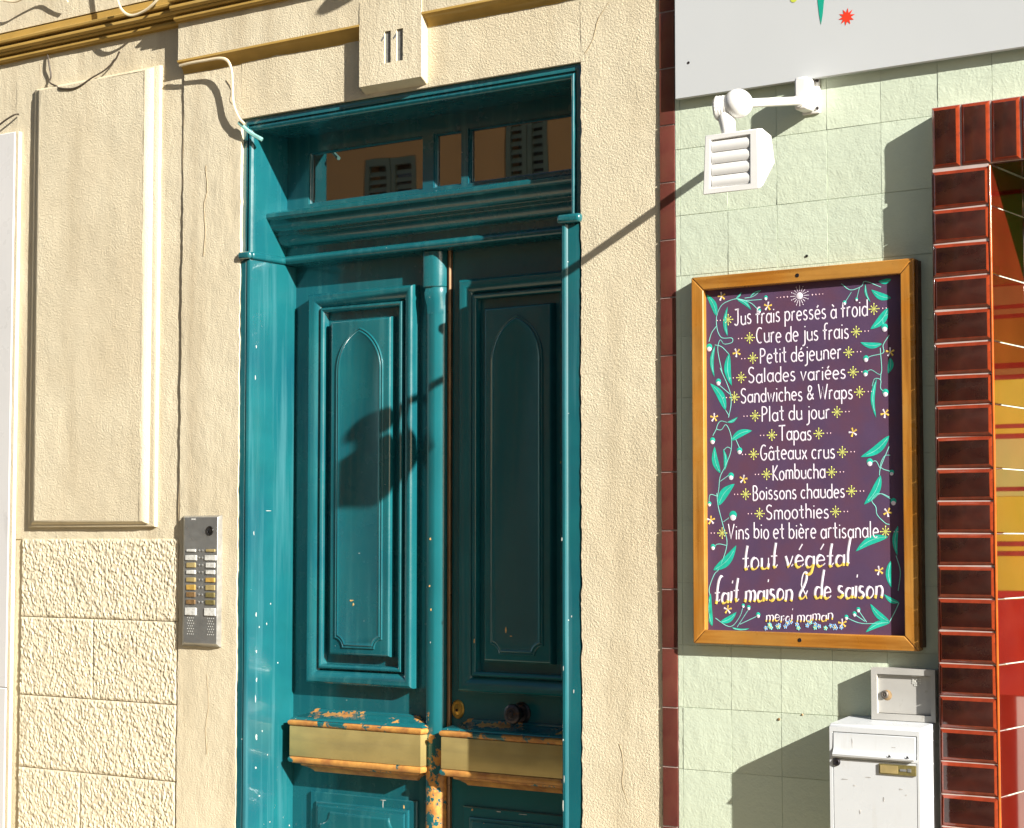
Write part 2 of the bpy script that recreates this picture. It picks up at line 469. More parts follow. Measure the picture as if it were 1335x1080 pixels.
M['teal_fleck'] = mat('teal_paint_flecked', TEAL, 0.26, spec=0.6, coat=0.45, vary=0.12, vscale=5, hue=((0.005, 0.080, 0.104), 3.0), streak=((0.045, 0.165, 0.19), (30, 30, 1.4), 0.50, 0.80), bump=[((60, 60, 6), 0.0006, 0.35, 3)],
                     wear=(((0.7, 0.66, 0.55), (0.45, 0.35, 0.2)), 60, 0.83, 0.84, 0.0, 1.25), flecks=((0.60, 0.64, 0.60), 40, 0.10, 0.06))
M['edge_glaze'] = mat('orange_corner_glaze', (0.50, 0.10, 0.015), 0.15, coat=0.5, vary=0.2, vscale=20)
M['nose'] = mat('rubbed_rail_nose', TEAL, 0.3, spec=0.6, coat=0.3, vary=0.10, vscale=5, bump=[(60, 0.0008, 0.3, 3)], wear=(BARE, 13, 0.43, 0.46))
M['chip'] = mat('pale_primer_chip', (0.42, 0.45, 0.42), 0.8, vary=0.15, vscale=90)
M['chip_wood'] = mat('bare_wood_chip', (0.62, 0.38, 0.13), 0.8, vary=0.25, vscale=90)
M['scuff'] = mat('grey_scuff', (0.44, 0.43, 0.41), 0.7, vary=0.3, vscale=90)

# ================================================================== street
def struct(name, mb, m, **k):
    o = obj(name, mb, m, **k); o['kind'] = 'structure'; return o

slab = MB()
struct('pavement', MB().box(-30, 30, -1.6, 0.6, -0.5, 0.0), M['pavement'])
struct('kerb', MB().box(-30, 30, -1.75, -1.603, -0.5, 0.0), M['kerb'], bevel=0.015)
struct('road', MB().box(-200, 200, -7.8, -1.753, -0.6, -0.12), M['asphalt'])
struct('far_pavement', MB().box(-30, 30, -9.0, -7.803, -0.5, 0.0), M['pavement'])
struct('ground', MB().add([(-300, -300, -0.62), (300, -300, -0.62), (300, 300, -0.62), (-300, 300, -0.62)], [(0, 1, 2, 3)]), M['asphalt'])

# ================================================================== cream house front
house = thing('house_facade', 'cream rendered house facade around the teal door, with shade-tinted ochre cornice and rough stone lower left', 'house front', (-0.8, 0.0, 0.0))

def relief_sheet(mb, x0, x1, z0, z1, y, cell, fn, depth, wob=0.0, seed=1):
    """front face with real relief and a returned edge"""
    nx = max(2, int((x1-x0)/cell)+1); nz = max(2, int((z1-z0)/cell)+1)
    X, Z = np.meshgrid(np.linspace(x0, x1, nx), np.linspace(z0, z1, nz))
    Yv = y + fn(X, Z)
    if wob:
        wl = (vnoise(Z*26, Z*0+seed, 5)-0.5)*wob + (vnoise(Z*90, Z*0+seed, 8)-0.5)*wob*0.6
        t = (X-x0)/(x1-x0)
        edge = np.where((t < 1e-6), wl, 0)
        wl2 = (vnoise(Z*26, Z*0+seed+9, 5)-0.5)*wob + (vnoise(Z*90, Z*0+seed+3, 8)-0.5)*wob*0.6
        edge += np.where((t > 1-1e-6), wl2, 0)
        X = X+edge
    b = len(mb.v)
    mb.v.extend(zip(X.ravel().tolist(), Yv.ravel().tolist(), Z.ravel().tolist()))
    idx = np.arange(nx*nz).reshape(nz, nx)+b
    q = np.stack([idx[:-1, :-1], idx[:-1, 1:], idx[1:, 1:], idx[1:, :-1]], -1).reshape(-1, 4)
    mb.f.extend(map(tuple, q.tolist())); mb.m.extend([0]*len(q))
    per = list(idx[0, :]) + list(idx[1:, -1]) + list(idx[-1, -2::-1]) + list(idx[-2:0:-1, 0])
    per = [int(p) for p in per]
    nb = len(mb.v)
    for p in per:
        v = mb.v[p]; mb.v.append((v[0], y+depth, v[2]))
    n = len(per)
    for k in range(n):
        k2 = (k+1) % n
        mb.f.append((per[k2], per[k], nb+k, nb+k2)); mb.m.append(0)
    return mb

def wavy(seed, a=0.0016):
    def fn(X, Z):
        return ((vnoise(X*4, Z*3, seed)-0.5)*a*2 + (vnoise(X*18, Z*14, seed+1)-0.5)*a*0.9 + (vnoise(X*55, Z*50, seed+2)-0.5)*a*0.7)
    return fn

# masonry core behind the render
core = MB()
core.box(-8.0, -1.2, 0.04, 0.5, 0, 9)
core.box(0.275, 0.56, 0.04, 0.5, 0, 3.11)
core.box(-1.2, 0.56, 0.04, 0.5, 3.11, 9)
obj('masonry_core', core, M['plaster'], house)
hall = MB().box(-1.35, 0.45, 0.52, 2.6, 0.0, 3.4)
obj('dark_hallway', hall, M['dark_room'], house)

# left bay wall, door surround, wall right of the door
obj('left_bay_wall', relief_sheet(MB(), -2.40, -1.474, 1.60, 3.50, 0.007, 0.014, wavy(3), 0.05, 0.0), M['plaster'], house, fixn=False)
lb = relief_sheet(MB(), -2.40, -1.474, 0.0, 1.60, 0.012, 0.03, wavy(4), 0.05, 0.0)
obj('left_bay_lower_wall', lb, M['plaster'], house, fixn=False)
obj('far_left_wall', MB().box(-8, -2.80, 0.007, 0.06, 0, 3.5).box(-2.80, -2.40, 0.007, 0.06, 0, 3.5), M['plaster'], house)
obj('door_surround_wall', relief_sheet(MB(), -1.4735, -1.187, 0.0, 3.34, 0.0, 0.012, wavy(7), 0.10, 0.005, 2), M['plaster'], house, fixn=False)
obj('wall_above_door', relief_sheet(MB(), -1.1865, 0.2645, 3.098, 3.34, 0.0, 0.010, wavy(9, 0.0013), 0.05, 0.0, 4), M['stucco'], house, fixn=False)
obj('wall_right_of_door', relief_sheet(MB(), 0.265, 0.553, 0.0, 3.34, 0.0, 0.010, wavy(11, 0.0013), 0.10, 0.005, 6), M['stucco'], house, fixn=False)

# frieze with the cove ledges below it
obj('frieze', relief_sheet(MB(), -1.474, 0.553, 3.343, 3.50, -0.031, 0.014, wavy(15, 0.0012), 0.08, 0.0), M['plaster'], house, fixn=False)
def cove(x0, x1, name='ledge'):
    pr = [(0.02, 3.345)]
    pr += [(-0.033, 3.3445), (-0.0335, 3.337)]
    for k in range(7):
        a = k/6*pi/2
        pr.append((-0.001-0.028*(1-sin(a)), 3.337-0.034*(1-cos(a)) if False else 3.337-0.036*(k/6)))
    pr += [(0.002, 3.296), (0.02, 3.296)]
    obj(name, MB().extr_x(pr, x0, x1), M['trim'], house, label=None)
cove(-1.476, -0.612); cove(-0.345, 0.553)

# number block with the recessed numerals
nb = thing_nb = bpy.data.objects.new('number_block', None); nb.parent = house; link(nb)
blk = MB()
h1 = (-0.503, -0.475, 3.194, 3.303); h2 = (-0.451, -0.423, 3.194, 3.303)
blk.plate(-0.612, -0.345, 3.128, 3.42, [h1, h2], -0.0335, 0.0)
blk.add([(-0.612, -0.0335, 3.128), (-0.345, -0.0335, 3.128), (-0.345, 0.0, 3.108), (-0.612, 0.0, 3.108), (-0.612, 0, 3.128), (-0.345, 0, 3.128)],
        [(0, 3, 2, 1), (0, 4, 3), (1, 2, 5)])
obj('block', blk, M['plaster'], nb, bevel=0.003)
for hx in (h1, h2):
    x0, x1, z0, z1 = hx
    n_ = MB().box(x0+0.0003, x1-0.0003, -0.0275, -0.015, z0+0.001, z1-0.001)
    obj('numeral', n_, M['numeral'], nb)
    fl = MB().add([(x0+0.001, -0.0345, z1-0.012), (x0-0.013, -0.0345, z1-0.026), (x0-0.010, -0.0345, z1-0.032), (x0+0.001, -0.0345, z1-0.022)], [(0, 1, 2, 3)])
    obj('numeral', fl, M['numeral'], nb)

# cornice: the left run lies on the recessed bay, the right run stands forward on the frieze
def cornice(x0, x1, y, nm='cornice'):
    z = 3.480
    pr = [(y+0.03, z), (y-0.004, z), (y-0.006, z+0.006)]
    for k in range(6):
        a = pi*k/5
        pr.append((y-0.010-0.012*sin(a), z+0.014-0.010*cos(a)))
    pr += [(y-0.012, z+0.028), (y-0.030, z+0.031), (y-0.032, z+0.036)]
    for k in range(6):
        a = pi*k/5
        pr.append((y-0.030-0.014*sin(a), z+0.050-0.012*cos(a)))
    pr += [(y-0.030, z+0.066), (y-0.052, z+0.070), (y-0.054, z+0.078), (y-0.012, z+0.096), (y-0.012, z+0.118), (y-0.004, z+0.122), (y+0.03, z+0.122)]
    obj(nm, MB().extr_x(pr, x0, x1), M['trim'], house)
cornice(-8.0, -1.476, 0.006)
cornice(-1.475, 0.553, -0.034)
obj('upper_wall', relief_sheet(MB(), -3.2, 0.553, 3.606, 4.3, -0.004, 0.02, wavy(21, 0.002), 0.05), M['plaster'], house, fixn=False)
obj('upper_wall', MB().box(-8, -3.2, -0.004, 0.05, 3.602, 9).box(-3.2, 0.553, 0.0, 0.05, 4.3, 9), M['plaster'], house)

# raised panel
rp = MB().ring(-2.284, -1.593, 1.644, 3.350, [(0, 0.012), (0, 0.001), (0.003, -0.004), (0.012, -0.007), (0.022, -0.009), (0.026, -0.009),
                                             (0.030, -0.013), (0.042, -0.020), (0.056, -0.024), (0.062, -0.0245)])
for i_, v_ in enumerate(rp.v):
    if v_[2] < 1.75: rp.v[i_] = (v_[0], v_[1], 1.644+(v_[2]-1.644)*0.42)
    if v_[2] > 3.2: rp.v[i_] = (v_[0], v_[1], 3.35-(3.35-v_[2])*0.25)
obj('raised_panel', rp, M['plaster'], house)
obj('raised_panel_field', relief_sheet(MB(), -2.223, -1.654, 1.6695, 3.3345, -0.0242, 0.012, wavy(31, 0.0016), 0.02), M['stucco'], house, fixn=False)

# crack along the door surround
pts = [(-1.4755 + (vnoise(np.array([z*7.]), np.array([2.]), 3)[0]-0.5)*0.010, 0.0035, z) for z in np.arange(0.0, 3.34, 0.03)]
obj('crack', MB().tube(pts, 0.0022, 5, rr=[0.0007+0.0016*float(vnoise(np.array([p[2]*5.]), np.array([1.]), 6)[0]) for p in pts]), M['crack'], house)

# hairline cracks
for path in ([(-2.268, 3.46), (-2.262, 3.41), (-2.270, 3.36)], [(-1.36, 2.95), (-1.352, 2.86), (-1.365, 2.80), (-1.358, 2.70), (-1.366, 2.62)],
             [(-1.21, 3.14), (-1.24, 3.17), (-1.235, 3.21), (-1.26, 3.25)], [(0.28, 3.12), (0.31, 3.16), (0.33, 3.22), (0.37, 3.27)],
             [(-1.33, 1.12), (-1.318, 1.02), (-1.332, 0.93), (-1.325, 0.84)], [(0.40, 0.98), (0.415, 0.92), (0.41, 0.86), (0.43, 0.80)]):
    q_ = smoothpath(path, 6)
    obj('crack', MB().tube([(a+random.uniform(-.0015, .0015), -0.0005 if a > -1.47 else 0.0065, b) for a, b in q_], 0.0011, 5), M['crack'], house)

# rough stone courses
def pebble(seed):
    def fn(X, Z):
        U = X*0.90+Z*0.42+0.004*vnoise(X*60, Z*60, seed+7); V = Z*0.90-X*0.42
        n1 = np.clip((vnoise(U*150, V*105, seed)-0.22)*1.5, 0, 1); n2 = vnoise(U*300+3, V*240, seed+1); n3 = vnoise(X*22, Z*18, seed+2)
        n = 0.52*n1 + 0.42*n2 + 0.30*n3
        ex = np.minimum((X-X.min()), (X.max()-X)); ez = np.minimum((Z-Z.min()), (Z.max()-Z))
        e = np.clip(np.minimum(ex, ez)/0.007, 0, 1)
        return -(0.002 + (0.0066*n)*(0.25+0.75*e))
    return fn
def stone(x0, x1, z0, z1, seed, cell=0.0028):
    obj('stone_block', relief_sheet(MB(), x0, x1, z0, z1, 0.008, cell, pebble(seed), 0.01), M['rough'], house, fixn=False)
stone(-2.325, -1.482, 1.304, 1.600, 1)
stone(-2.325, -1.921, 1.006, 1.301, 2); stone(-1.918, -1.482, 1.006, 1.301, 3)
stone(-2.325, -1.482, 0.732, 1.003, 4)
stone(-2.325, -1.981, 0.45, 0.729, 5); stone(-1.978, -1.482, 0.45, 0.729, 6)
stone(-2.325, -1.482, 0.06, 0.447, 7, 0.012)

# ================================================================== marble pilaster at the left edge
pil = thing('marble_pilaster', 'pale grey marble pilaster strip at the left edge, beside the cream raised panel', 'pilaster', (-2.6, 0, 0))
obj('shaft', MB().box(-2.80, -2.381, -0.016, 0.006, 1.03, 3.195), M['marble'], pil, bevel=0.003)
obj('shaft', MB().box(-2.80, -2.381, -0.016, 0.006, 0.0, 1.027), M['marble'], pil, bevel=0.003)
obj('edge_strip', MB().box(-2.3805, -2.362, -0.012, 0.006, 0.0, 3.195), M['plaster'], pil, bevel=0.002)

# ================================================================== teal door
door = thing('entrance_door', 'tall teal panelled double door with transom window, worn paint and brass bands', 'door', (-0.46, 0.12, 0.0))
FX0, FX1, FTOP = -1.1885, 0.2655, 3.099
fr = MB().ring(FX0, FX1, -0.02, FTOP, [(-0.004, 0.06), (-0.004, 0.016), (0.0, 0.0145), (0.004, 0.012), (0.024, 0.011), (0.026, 0.021), (0.030, 0.021), (0.031, 0.012),
        (0.034, 0.008), (0.038, 0.007), (0.042, 0.009), (0.044, 0.014), (0.0455, 0.015), (0.0475, 0.019), (0.0485, 0.03), (0.0485, 0.250)])
obj('door_frame', fr, M['teal'], door)
JL, JR, SOF = FX0+0.0485, FX1-0.0485, FTOP-0.0485      # -1.140, 0.217, 3.05
# lower posts, thicker than the frame above the band
def post(x0, x1, sgn):
    pr = [(x0, 0.03), (x0, 0.0), (x0+0.004, -0.004), (x0+0.012, -0.008), (x0+0.020, -0.006), (x0+0.026, 0.0)] if sgn > 0 else None
    m = MB()
    if sgn > 0:
        m.extr_z([(x0, 0.245), (x0, 0.004), (x0+0.003, -0.003), (x0+0.009, -0.008), (x0+0.017, -0.008), (x0+0.022, -0.004), (x0+0.025, 0.0), (x1-0.008, 0.003), (x1-0.008, 0.02)], 0.0, 2.585)
    else:
        m.extr_z([(x1, 0.245), (x1, 0.012), (x1-0.003, 0.004), (x1-0.008, 0.001), (x0+0.036, 0.001), (x0+0.034, 0.006), (x0+0.030, 0.006), (x0+0.028, 0.003), (x0+0.004, 0.004), (x0+0.004, 0.02)], 0.0, 2.585)
    return obj('door_post', m, M['teal_fleck'], door)
post(0.190, FX1, 1)
post(FX0, JL+0.003, -1)
# band across frame and jambs
def bandprof(o, z=2.603, r=0.0135):
    return [(o*0 + r*sin(a), z-r*cos(a)) for a in np.linspace(0, pi, 7)]
bd = MB()
bd.box(FX0-0.002, JL+0.010, -0.012, 0.006, 2.590, 2.617)
bd.box(JL-0.01, JL+0.012, 0.006, 0.20, 2.590, 2.617)
obj('frame_band', bd, M['teal'], door, bevel=0.009, seg=3)
bd = MB().box(0.182, FX1+0.004, -0.020, 0.10, 2.588, 2.617)
obj('frame_band', bd, M['teal'], door, bevel=0.011, seg=3)
# transom cornice
tp = [(0.262, 2.795), (0.19, 2.792), (0.150, 2.782), (0.110, 2.770), (0.088, 2.765), (0.083, 2.760), (0.083, 2.748), (0.088, 2.742), (0.098, 2.738),
      (0.100, 2.732), (0.104, 2.722), (0.112, 2.712), (0.124, 2.704), (0.136, 2.700), (0.138, 2.690), (0.144, 2.688), (0.146, 2.676), (0.160, 2.660),
      (0.178, 2.652), (0.192, 2.648), (0.194, 2.622), (0.184, 2.619), (0.176, 2.612), (0.174, 2.604), (0.177, 2.596), (0.184, 2.591), (0.196, 2.589), (0.262, 2.585)]
obj('transom_bar', MB().extr_x(tp, JL, JR), M['teal'], door)
# transom window
tw = bpy.data.objects.new('transom_window', None); tw.parent = door; link(tw)
TH = [(-1.038, -0.517, 2.802, 2.99), (-0.470, -0.351, 2.802, 2.99), (-0.322, 0.120, 2.802, 2.99)]
obj('window_frame', MB().plate(JL, JR, 2.780, SOF+0.01, TH, 0.196, 0.240), M['teal'], tw, bevel=0.004)
for h in TH:
    obj('glazing_bead', MB().ring(h[0], h[1], h[2], h[3], [(0, 0.203), (0.003, 0.203), (0.007, 0.209), (0.007, 0.222)]), M['teal'], tw)
    obj('pane', MB().box(h[0], h[1], 0.2145, 0.218, h[2], h[3]), M['glass_dark'], tw)

# leaves
def offset_poly(pts, d):
    n = len(pts); out = []
    for i in range(n):
        p0 = np.array(pts[i-1]); p1 = np.array(pts[i]); p2 = np.array(pts[(i+1) % n])
        a = p1-p0; b = p2-p1
        na = np.array([-a[1], a[0]]); na /= (np.linalg.norm(na)+1e-12)
        nb_ = np.array([-b[1], b[0]]); nb_ /= (np.linalg.norm(nb_)+1e-12)
        m_ = na+nb_; m_ /= (np.linalg.norm(m_)+1e-12)
        k = d/max(0.5, float(m_.dot(na)))
        out.append(tuple(p1+m_*k))
    return out
def arch_outline(cx, hw, z0, zs, za, r):
    """counter-clockwise outline: notched foot, straight sides, pointed head"""
    P = []
    P += [(cx+(hw-r), z0)]
    for k in range(1, 6):
        a = pi - (pi/2)*k/6
        P.append((cx+hw+r*cos(a)*1.0, z0+r*sin(a)))
    P.append((cx+hw, z0+r))
    P.append((cx+hw, zs))
    R = ((za-zs)**2+hw*hw)/(2*hw)
    a1 = math.asin((za-zs)/R)
    for k in range(1, 10):
        a = a1*k/9
        P.append((cx+hw-R+R*cos(a), zs+R*sin(a)))
    for k in range(8, -1, -1):
        a = a1*k/9
        P.append((cx-hw+R-R*cos(a), zs+R*sin(a)))
    P.append((cx-hw, z0+r))
    for k in range(1, 6):
        a = pi/2*k/6
        P.append((cx-hw+r*sin(a), z0+r*cos(a)))
    P.append((cx-(hw-r), z0))
    return P
UP = [(0, 0.248), (0, 0.212), (0.003, 0.205), (0.009, 0.200), (0.016, 0.1995), (0.026, 0.204), (0.038, 0.212), (0.047, 0.220), (0.050, 0.226), (0.0515, 0.226),
      (0.0525, 0.215), (0.056, 0.210), (0.061, 0.209), (0.066, 0.212), (0.069, 0.218), (0.071, 0.238), (0.102, 0.239), (0.1035, 0.217), (0.107, 0.211), (0.111, 0.209), (0.114, 0.2085)]
LP = [(0, 0.248), (0, 0.238), (0.003, 0.235), (0.031, 0.234), (0.033, 0.228), (0.036, 0.226), (0.044, 0.2255), (0.046, 0.221), (0.050, 0.219)]
def leaf(xo, worn):
    lf = bpy.data.objects.new('door_leaf', None); lf.parent = door; lf.location = (-0.8+xo, 0.25-0.12, 0); lf.location = Vector((-0.8+xo+0.46, 0.13, 0)); link(lf)
    x0, x1 = (-1.145, -0.478) if xo == 0 else (-0.478, 0.222)
    ux0, ux1, uz0, uz1 = -1.045+xo, -0.565+xo, 1.090, 2.478
    lx0, lx1, lz0, lz1 = -1.045+xo, -0.565+xo, 0.16, 0.707
    slab = MB().plate(x0, x1, 0.004, 2.60, [(ux0+0.02, ux1-0.02, uz0+0.02, uz1-0.02)], 0.246, 0.295)
    obj('leaf_boards', slab, worn, lf)
    up = MB().ring(ux0, ux1, uz0, uz1, UP, fill=True)
    obj('upper_panel', up, worn, lf)
    cx = (ux0+ux1)/2
    out = arch_outline(cx, 0.107, uz0+0.128, 2.195, 2.344, 0.034)
    rings = []
    for d, y in [(0, 0.2095), (0.0005, 0.2055), (0.002, 0.204), (0.0045, 0.204), (0.0065, 0.2062), (0.009, 0.2062), (0.0105, 0.2035), (0.013, 0.2025), (0.0165, 0.204), (0.019, 0.205)]:
        rings.append([(p[0], y, p[1]) for p in offset_poly(out, d)])
    obj('arch_panel', MB().poly_loft(rings), worn, lf)
    lo = MB().ring(lx0, lx1, lz0, lz1, LP, fill=True)
    obj('lower_panel', lo, worn, lf)
    w = lx1-lx0
    def notch(m_, r):
        a0, a1, b0, b1 = lx0+m_, lx1-m_, lz0+m_, lz1-m_
        P = []
        for cx_, cz_, s0 in ((a1, b0, pi), (a1, b1, 1.5*pi), (a0, b1, 0), (a0, b0, pi/2)):
            for k in range(7):
                a = s0 - (pi/2)*k/6
                P.append((cx_+r*cos(a), cz_+r*sin(a)))
        return P
    nn = notch(0.062, 0.045)
    obj('notched_panel', MB().poly_loft([[(p[0], y, p[1]) for p in offset_poly(nn, d)] for d, y in [(0, 0.2195), (0.001, 0.215), (0.004, 0.213), (0.010, 0.2125)]]), worn, lf)
    # brass kick band between two wooden rails
    bx0, bx1 = -1.089+xo, -0.497+xo
    obj('upper_rail', MB().shelf(bx0-0.002, bx1+0.002, 0.249, [(0.006, 0.999), (0.012, 0.996), (0.014, 0.990), (0.026, 0.984), (0.044, 0.978), (0.060, 0.972), (0.072, 0.966), (0.075, 0.9625)]), M['teal_nose'], lf)
    obj('rail_nose', MB().shelf(bx0-0.0035, bx1+0.0035, 0.2488, [(0.070, 0.9622), (0.078, 0.961), (0.0835, 0.957), (0.0845, 0.951), (0.082, 0.945), (0.078, 0.9415), (0.074, 0.9402)]), M['nose'], lf)
    obj('brass_band', MB().shelf(bx0+0.002, bx1-0.002, 0.249, [(0.060, 0.9398), (0.078, 0.9396), (0.079, 0.938), (0.079, 0.836), (0.078, 0.8345), (0.060, 0.8343)]), M['brass'], lf)
    obj('lower_rail', MB().shelf(bx0-0.002, bx1+0.002, 0.249, [(0.074, 0.834), (0.080, 0.832), (0.084, 0.826), (0.084, 0.820), (0.080, 0.813), (0.070, 0.809), (0.052, 0.806), (0.050, 0.800), (0.034, 0.794), (0.020, 0.784), (0.016, 0.778), (0.004, 0.776)]), M['teal_bare'], lf)
    return lf
L1 = leaf(0.0, M['teal'])
L2 = leaf(0.676, M['teal_worn'])
# astragal on the left leaf
ast = MB().extr_z([(-0.509, 0.2465), (-0.509, 0.216), (-0.506, 0.210), (-0.500, 0.207), (-0.474, 0.206), (-0.468, 0.208), (-0.446, 0.224), (-0.441, 0.232), (-0.4395, 0.2465)], 0.01, 2.400)
obj('astragal', ast, M['teal_edge'], L1)
top = [(-0.521, 0.2466), (-0.521, 0.204), (-0.515, 0.199), (-0.474, 0.197), (-0.462, 0.203), (-0.445, 0.222), (-0.4385, 0.2466)]
a2 = MB().extr_z(top, 2.462, 2.588)
obj('astragal_cap', a2, M['teal'], L1, bevel=0.004)
a3 = MB()
lo_ = [(-0.509, 0.2467), (-0.509, 0.214), (-0.503, 0.2065), (-0.474, 0.2055), (-0.467, 0.208), (-0.446, 0.224), (-0.4394, 0.2467)]
rr = []
for z, t in ((2.37, 0.0), (2.40, 0.15), (2.425, 0.6), (2.445, 0.75), (2.452, 0.5), (2.4615, 0.45)):
    rr.append([(a[0]*(1-t)+b[0]*t, a[1]*(1-t)+b[1]*t, z) for a, b in zip(lo_, top)])
a3.poly_loft(rr, fill=True)
obj('astragal_neck', a3, M['teal'], L1)
obj('metal_strip', MB().extr_z([(-0.4385, 0.2466), (-0.438, 0.236), (-0.434, 0.232), (-0.428, 0.232), (-0.424, 0.236), (-0.4235, 0.2466)], 0.01, 2.588), M['bronze'], L2)
# keyhole plate and knob
kp = MB().lathe((-0.397, 0.247, 1.027), (0, -1, 0), [(0, 0.026), (0.004, 0.026), (0.007, 0.023), (0.007, 0.018), (0.005, 0.016), (0.006, 0.012), (0.009, 0.008), (0.009, 0.0)], 24)
for v in range(len(kp.v)): kp.v[v] = (kp.v[v][0]*1.0, kp.v[v][1], 1.027+(kp.v[v][2]-1.027)*1.22)
kpo = obj('keyhole_plate', kp, M['old_brass'], L2)
obj('keyhole', MB().lathe((-0.397, 0.2375, 1.024), (0, -1, 0), [(0, 0.005), (0.0015, 0.005)], 12), M['black'], L2)
kn = MB().lathe((-0.135, 0.2462, 1.027), (0, -1, 0), [(0, 0.036), (0.004, 0.036), (0.008, 0.030), (0.012, 0.028), (0.014, 0.018), (0.028, 0.013), (0.036, 0.014), (0.040, 0.024), (0.045, 0.0315), (0.052, 0.034), (0.060, 0.031),
     (0.064, 0.025), (0.065, 0.020), (0.063, 0.018), (0.064, 0.012), (0.069, 0.009), (0.071, 0.0)], 28)
obj('door_knob', kn, M['iron'], L2)

# paint chips: small flakes standing a hair proud or sunk in the paint, on jamb, posts, mouldings
def chip(mb, c, plane, w, h_, rng, t=0.0004):
    P = []
    n = 9
    for k in range(n):
        a = 2*pi*k/n; r = rng.uniform(0.55, 1.15)
        P.append((w*r*cos(a), h_*r*sin(a)))
    if plane == 'x':
        f = [(c[0]+t, c[1]+a, c[2]+b) for a, b in P]; bk = [(c[0]-0.001, c[1]+a, c[2]+b) for a, b in P]
    else:
        f = [(c[0]+a, c[1]-t, c[2]+b) for a, b in P]; bk = [(c[0]+a, c[1]+0.001, c[2]+b) for a, b in P]
    b0 = len(mb.v); mb.v += f+bk
    mb.f.append(tuple(range(b0, b0+n))); mb.m.append(0)
    for k in range(n): mb.f.append((b0+k, b0+n+k, b0+n+(k+1) % n, b0+(k+1) % n)); mb.m.append(0)
rg = random.Random(12)
jx = JL+0.003
for (y_, z_, w_, hh_) in ((0.045, 1.335, .004, .009), (0.062, 1.29, .003, .004), (0.048, 1.205, .0045, .006), (0.050, 1.105, .004, .008), (0.046, 1.04, .0025, .016),
                          (0.052, 0.905, .0055, .010), (0.082, 0.925, .003, .004), (0.050, 0.80, .0045, .005), (0.12, 1.37, .003, .004), (0.10, 1.30, .002, .005), (0.03, 1.62, .003, .008),
                          (0.105, 1.70, .014, .0015), (0.035, 2.28, .003, .006), (0.031, 2.17, .0025, .009), (0.16, 1.16, .003, .003), (0.07, 0.70, .004, .003), (0.11, 0.84, .002, .003)):
    m = MB(); chip(m, (jx, y_, z_), 'x', w_, hh_, rg); obj('paint_chip', m, M['chip'], door)
for (x_, y_, z_, w_, hh_, mm) in ((0.196, -0.0082, 1.60, .002, .007, 'chip'), (0.233, 0.0005, 1.13, .002, .006, 'chip'), (0.226, 0.0005, 1.36, .002, .004, 'chip'), (0.2, -0.0082, 0.98, .003, .004, 'chip'), (0.201, -0.0082, 1.20, .0015, .01, 'chip'),
                            (0.199, -0.0082, 0.78, .002, .022, 'chip'), (0.203, -0.0082, 0.86, .0015, .012, 'chip'),
                            (-0.488, 0.2062, 1.60, .004, .006, 'chip_wood'), (-0.49, 0.2062, 1.44, .003, .004, 'chip_wood'), (-0.484, 0.2062, 1.36, .003, .005, 'chip_wood'), (-0.486, 0.2062, 1.25, .0015, .004, 'chip'),
                            (-0.835, 0.2045, 1.385, .010, .003, 'chip_wood'), (-0.826, 0.2045, 1.372, .004, .007, 'chip_wood'), (-0.80, 0.2045, 1.55, .005, .0012, 'chip'),
                            (-0.30, 0.2045+0.0, 1.26, .002, .009, 'chip_wood'), (-0.17, 0.2045, 1.30, .003, .010, 'chip_wood'), (-0.15, 0.2045, 1.28, .006, .002, 'chip_wood'),
                            (-0.62, 0.2342, 0.685, .003, .007, 'chip_wood'), (-0.71, 0.2342, 0.700, .018, .0014, 'chip'), (-0.712, 0.2342, 0.675, .0022, .024, 'chip'), (-0.33, 0.2342, 0.698, .004, .004, 'chip_wood'),
                            (-0.22, 0.2342, 0.700, .012, .0015, 'chip'), (-0.12, 0.2342, 0.699, .02, .0012, 'chip')):
    m = MB(); chip(m, (x_, y_, z_), 'y', w_, hh_, rg); obj('paint_chip', m, M[mm], door)

# ================================================================== tiled shop wall
shop = thing('tiled_shop_wall', 'shop wall of pale green painted tiles with a maroon tile strip along its left edge', 'tiled wall', (1.1, 0, 0))
obj('backing', MB().box(0.556, 1.625, -0.0036, 0.5, 0, 9).box(1.625, 5.6, -0.0036, 0.5, 2.62, 9).box(3.05, 5.6, -0.0036, 0.5, 0, 2.62), M['green_grout'], shop)
def tilemesh(name, w, h, t, bev, mats, edge=False, mi_face=0, mi_edge=0):
    m = MB()
    prof = [(0, 0.0), (0, -t+bev*0.6), (bev*0.35, -t+bev*0.12), (bev, -t)]
    m.ring(-w/2, w/2, -h/2, h/2, prof, fill=True)
    if edge:
        m.m = [mi_edge]*(len(m.f)-1)+[mi_face]
    return mesh_of(name, m, mats, True, 25)
# maroon strip
mt = tilemesh('border_tile', 0.0520, 0.1712, 0.0045, 0.0012, M['maroon'])
obj('strip_grout', MB().box(0.5545, 0.6095, -0.0040, -0.0037, 0, 9), M['grout'], shop)
z = 3.205 - 0.1755*18
random.seed(3)
while z < 3.6:
    o = inst('border_tile', mt, shop, (0.5825, -0.0028, z+0.0878))
    o.rotation_euler = (random.uniform(-.006, .006), 0, random.uniform(-.01, .01))
    z += 0.1755
